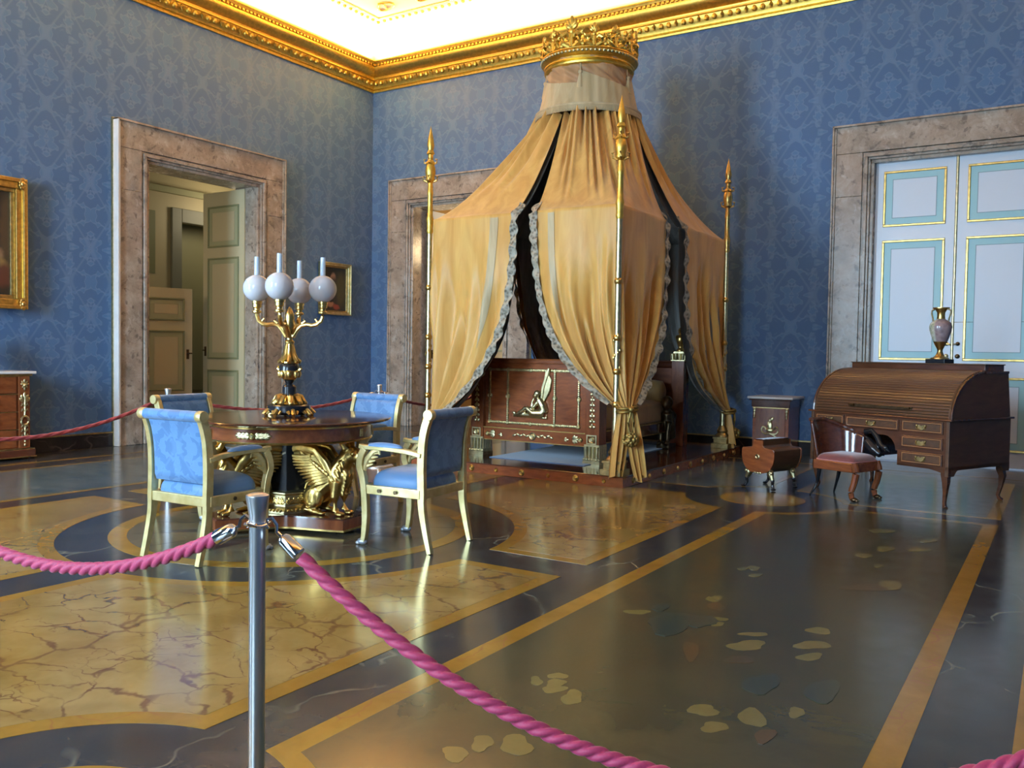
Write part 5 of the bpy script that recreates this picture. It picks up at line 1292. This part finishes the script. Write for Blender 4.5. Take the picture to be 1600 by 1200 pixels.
for s in (-1, 1): b.tube(crv([(0, -.226, .30), (s*.07, -.228, .30), (s*.105, -.228, .34), (s*.09, -.228, .385), (s*.062, -.228, .38), (s*.05, -.228, .35)], 5), .011, 7)
b.ell((0, -.23, .40), (.035, .014, .06)).ell((0, -.232, .47), (.022, .016, .026)).ell((-.02, -.23, .425), (.016, .012, .04)).ell((.025, -.23, .49), (.02, .01, .03), Matrix.Rotation(.6, 3, 'Y')).ell((0, -.23, .345), (.045, .012, .025))
b.tube(crv([(.02, -.228, .295), (.07, -.228, .27), (.10, -.228, .24), (.085, -.228, .20)], 5), .008, 6)
mk('lyre_mount', b, PGILT, dr)

# chest of drawers at the left edge
cd = thing('chest_of_drawers', 'mahogany chest of drawers with white marble top and gilt corner mounts, at the left wall', 'chest', (X0+.27, 4.62, 0), radians(90))
# local: front faces -y -> +x in the room; local x runs along the wall
CW = .78
mk('chest_body', B().box(-CW, CW, -.22, .26, .11, .945), M_['mahog_v'], cd, smooth=0, bev=.004)
mk('chest_plinth', B().box(-CW-.04, CW+.04, -.27, .26, .03, .115), M_['mahog_t'], cd, smooth=0, bev=.01)
mk('gilt_band', B().box(-CW-.045, CW+.045, -.275, .26, .025, .038).box(-CW-.03, CW+.03, -.262, .26, .115, .125), M_['gold_d'], cd, smooth=0)
for s in (-1, 1): mk('bun_foot', B().lathe([(.03, 0), (.05, .01), (.045, .025)], 14, (s*CW*.93, -.2, 0)), M_['mahog_t'], cd)
mk('marble_top', B().box(-CW-.05, CW+.05, -.27, .27, .968, .998), M_['whitemarble'], cd, smooth=0, bev=.006)
mk('top_frieze', B().box(-CW-.02, CW+.02, -.24, .26, .945, .968), M_['gold_d'], cd, smooth=0, bev=.004)
for z0, z1 in ((.14, .335), (.345, .535), (.545, .735), (.75, .935)):
    d = mk('drawer', B().box(-CW+.16, CW-.16, -.235, -.22, z0, z1), M_['mahog'], cd, smooth=0, bev=.004)
    mk('gilt_line', B().box(-CW+.14, CW-.02, -.232, -.22, z1+.001, z1+.008), M_['gold_d'], d, smooth=0)
    for s in (-1, 1): mk('drawer_pull', B().lathe([(.035, 0), (.03, .012), (.018, .018), (.02, .03), (0, .036)], 16), GILT, d, loc=(s*.38, -.235, (z0+z1)/2), rot=(radians(90), 0, 0))
for s in (-1, 1):
    x = s*(CW-.075); b = B()
    mk('corner_stile', B().box(x-.06, x+.06, -.245, -.22, .13, .94), M_['mahog_v'], cd, smooth=0, bev=.003)
    b.tube([(x, -.25, .20), (x, -.25, .38)], .010, 6).tube([(x, -.25, .50), (x, -.25, .72)], .011, 6)
    b.tube([(x+.042*cos(2*pi*k/20), -.252, .44+.05*sin(2*pi*k/20)) for k in range(20)], .012, 7, closed=True)
    for q in (-1, 1):
        for z in (.25, .31, .36, .54, .60): b.tube([(x, -.25, z), (x+q*.03, -.252, z+.03), (x+q*.04, -.25, z+.005)], [.009, .011, .004], 6)
    b.merge(leaf_fan(5, .12, .035, .8, .02), MT((x, -.25, .64))).merge(leaf_fan(5, .07, .024, 1.2, .02), MT((x, -.25, .84))).ell((x, -.252, .84), .02).merge(leaf_fan(3, .06, .02, .8, .02), MT((x, -.25, .84), 0, 1, 0, pi))
    b.ell((x, -.25, .165), (.01, .01, .02))
    mk('corner_mount', b, PGILT, cd)
# white urn on the chest, its edge just in view
ur = tag(mk('urn', B().lathe([(.05, 0), (.055, .02), (.03, .05), (.03, .07), (.06, .12), (.10, .20), (.11, .27), (.09, .34), (.05, .38), (.06, .42), (.07, .43), (0, .43)], 24), M_['whitemarble']), 'pale urn at the picture edge on top of the chest of drawers', 'urn')
ur.location = (X0+.27, 4.90, .998)

# ================================================================== PICTURES
def picture(label, y0, y1, z0, z1, w, prj, mats, tilt, paint):
    t = thing('framed_painting', label, 'painting', (X0+.012, (y0+y1)/2, z0), radians(90))
    W2, H = (y1-y0)/2, z1-z0
    def fr_(name, a, b_, ya, yb, m, par=t): return mk(name, B().frame(-W2+a, W2-a, a, H-a, b_-a, ya, yb), m, par, smooth=0, bev=.006)
    f = fr_('picture_frame', 0, w, -prj, -.005, mats[0]); fr_('inner_slip', w, w*1.4, -prj*.6, -.005, mats[1]); fr_('outer_moulding', -.0, w*.4, -prj*1.35, -prj, mats[0], f)
    mk('canvas', B().box(-W2+w*1.4, W2-w*1.4, -prj*.3, -.005, w*1.4, H-w*1.4), paint, t, smooth=0)
    if w > .1:
        for sx in (-1, 1):
            for sz in (0, 1):
                b = B(); x = sx*(W2-.055); z = .06 if sz == 0 else H-.06
                for k in range(9): a = 2*pi*k/9; b.ell((x+.025*cos(a), -prj*1.3, z+.05*sin(a)), (.020, .014, .025), n=8, m=5)
                b.ell((x, -prj*1.33, z), (.025, .02, .032)); mk('corner_ornament', b, mats[0], f)
    t.rotation_euler = (radians(-tilt), 0, radians(90)); return t
def oil(name, blobs, base=(.020, .016, .012)):
    """dark old painting with a few soft figure patches: (x, z, r, colour)"""
    t = NT(name); v = t.co(); c = t.mix(t.noise(v, 5, 5, .6), tuple(q*.6 for q in base), tuple(q*1.8 for q in base))
    w = t.warp(v, 6, .10)
    for x, z, r, rz_, colr in blobs:
        m = t.mp(w, (1/r, 0, 1/rz_), (0, 0, 0), (-(x+.05)/r, 0, -(z+.05)/rz_)); l = t.n('ShaderNodeVectorMath', operation='LENGTH'); t.l(m, l.inputs[0])
        c = t.mix(t.ramp(l.outputs['Value'], [(.6, 1.), (1.1, 0.)]), c, colr)
    return t.set(col=c, rough=.3)
picture('large gilt-framed dark oil painting cut off at the left edge, above the chest of drawers', 3.55, 5.575, 1.71, 3.22, .115, .10, (M_['gold'], M_['gold_d']), 0,
        oil('dark_oil_painting', [(.35, .75, .35, .5, (.07, .045, .02)), (.72, .62, .10, .10, (.30, .17, .09)), (.75, .48, .11, .13, (.25, .15, .05)), (.80, .38, .16, .16, (.09, .03, .02)), (.84, .95, .12, .5, (.07, .045, .025))]))
picture('small dark portrait in a narrow pale gilt frame, beside the lamp globes', 10.38, 11.09, 1.87, 2.74, .055, .07, (M_['gold_p'], M_['gold_d']), 0,
        oil('small_portrait_painting', [(-.02, .62, .075, .10, (.33, .20, .13)), (.02, .45, .19, .22, (.030, .025, .02)), (-.10, .18, .12, .06, (.32, .17, .11)), (.06, .14, .10, .05, (.25, .05, .03)), (.16, .45, .12, .35, (.055, .05, .02))], (.018, .017, .014)))
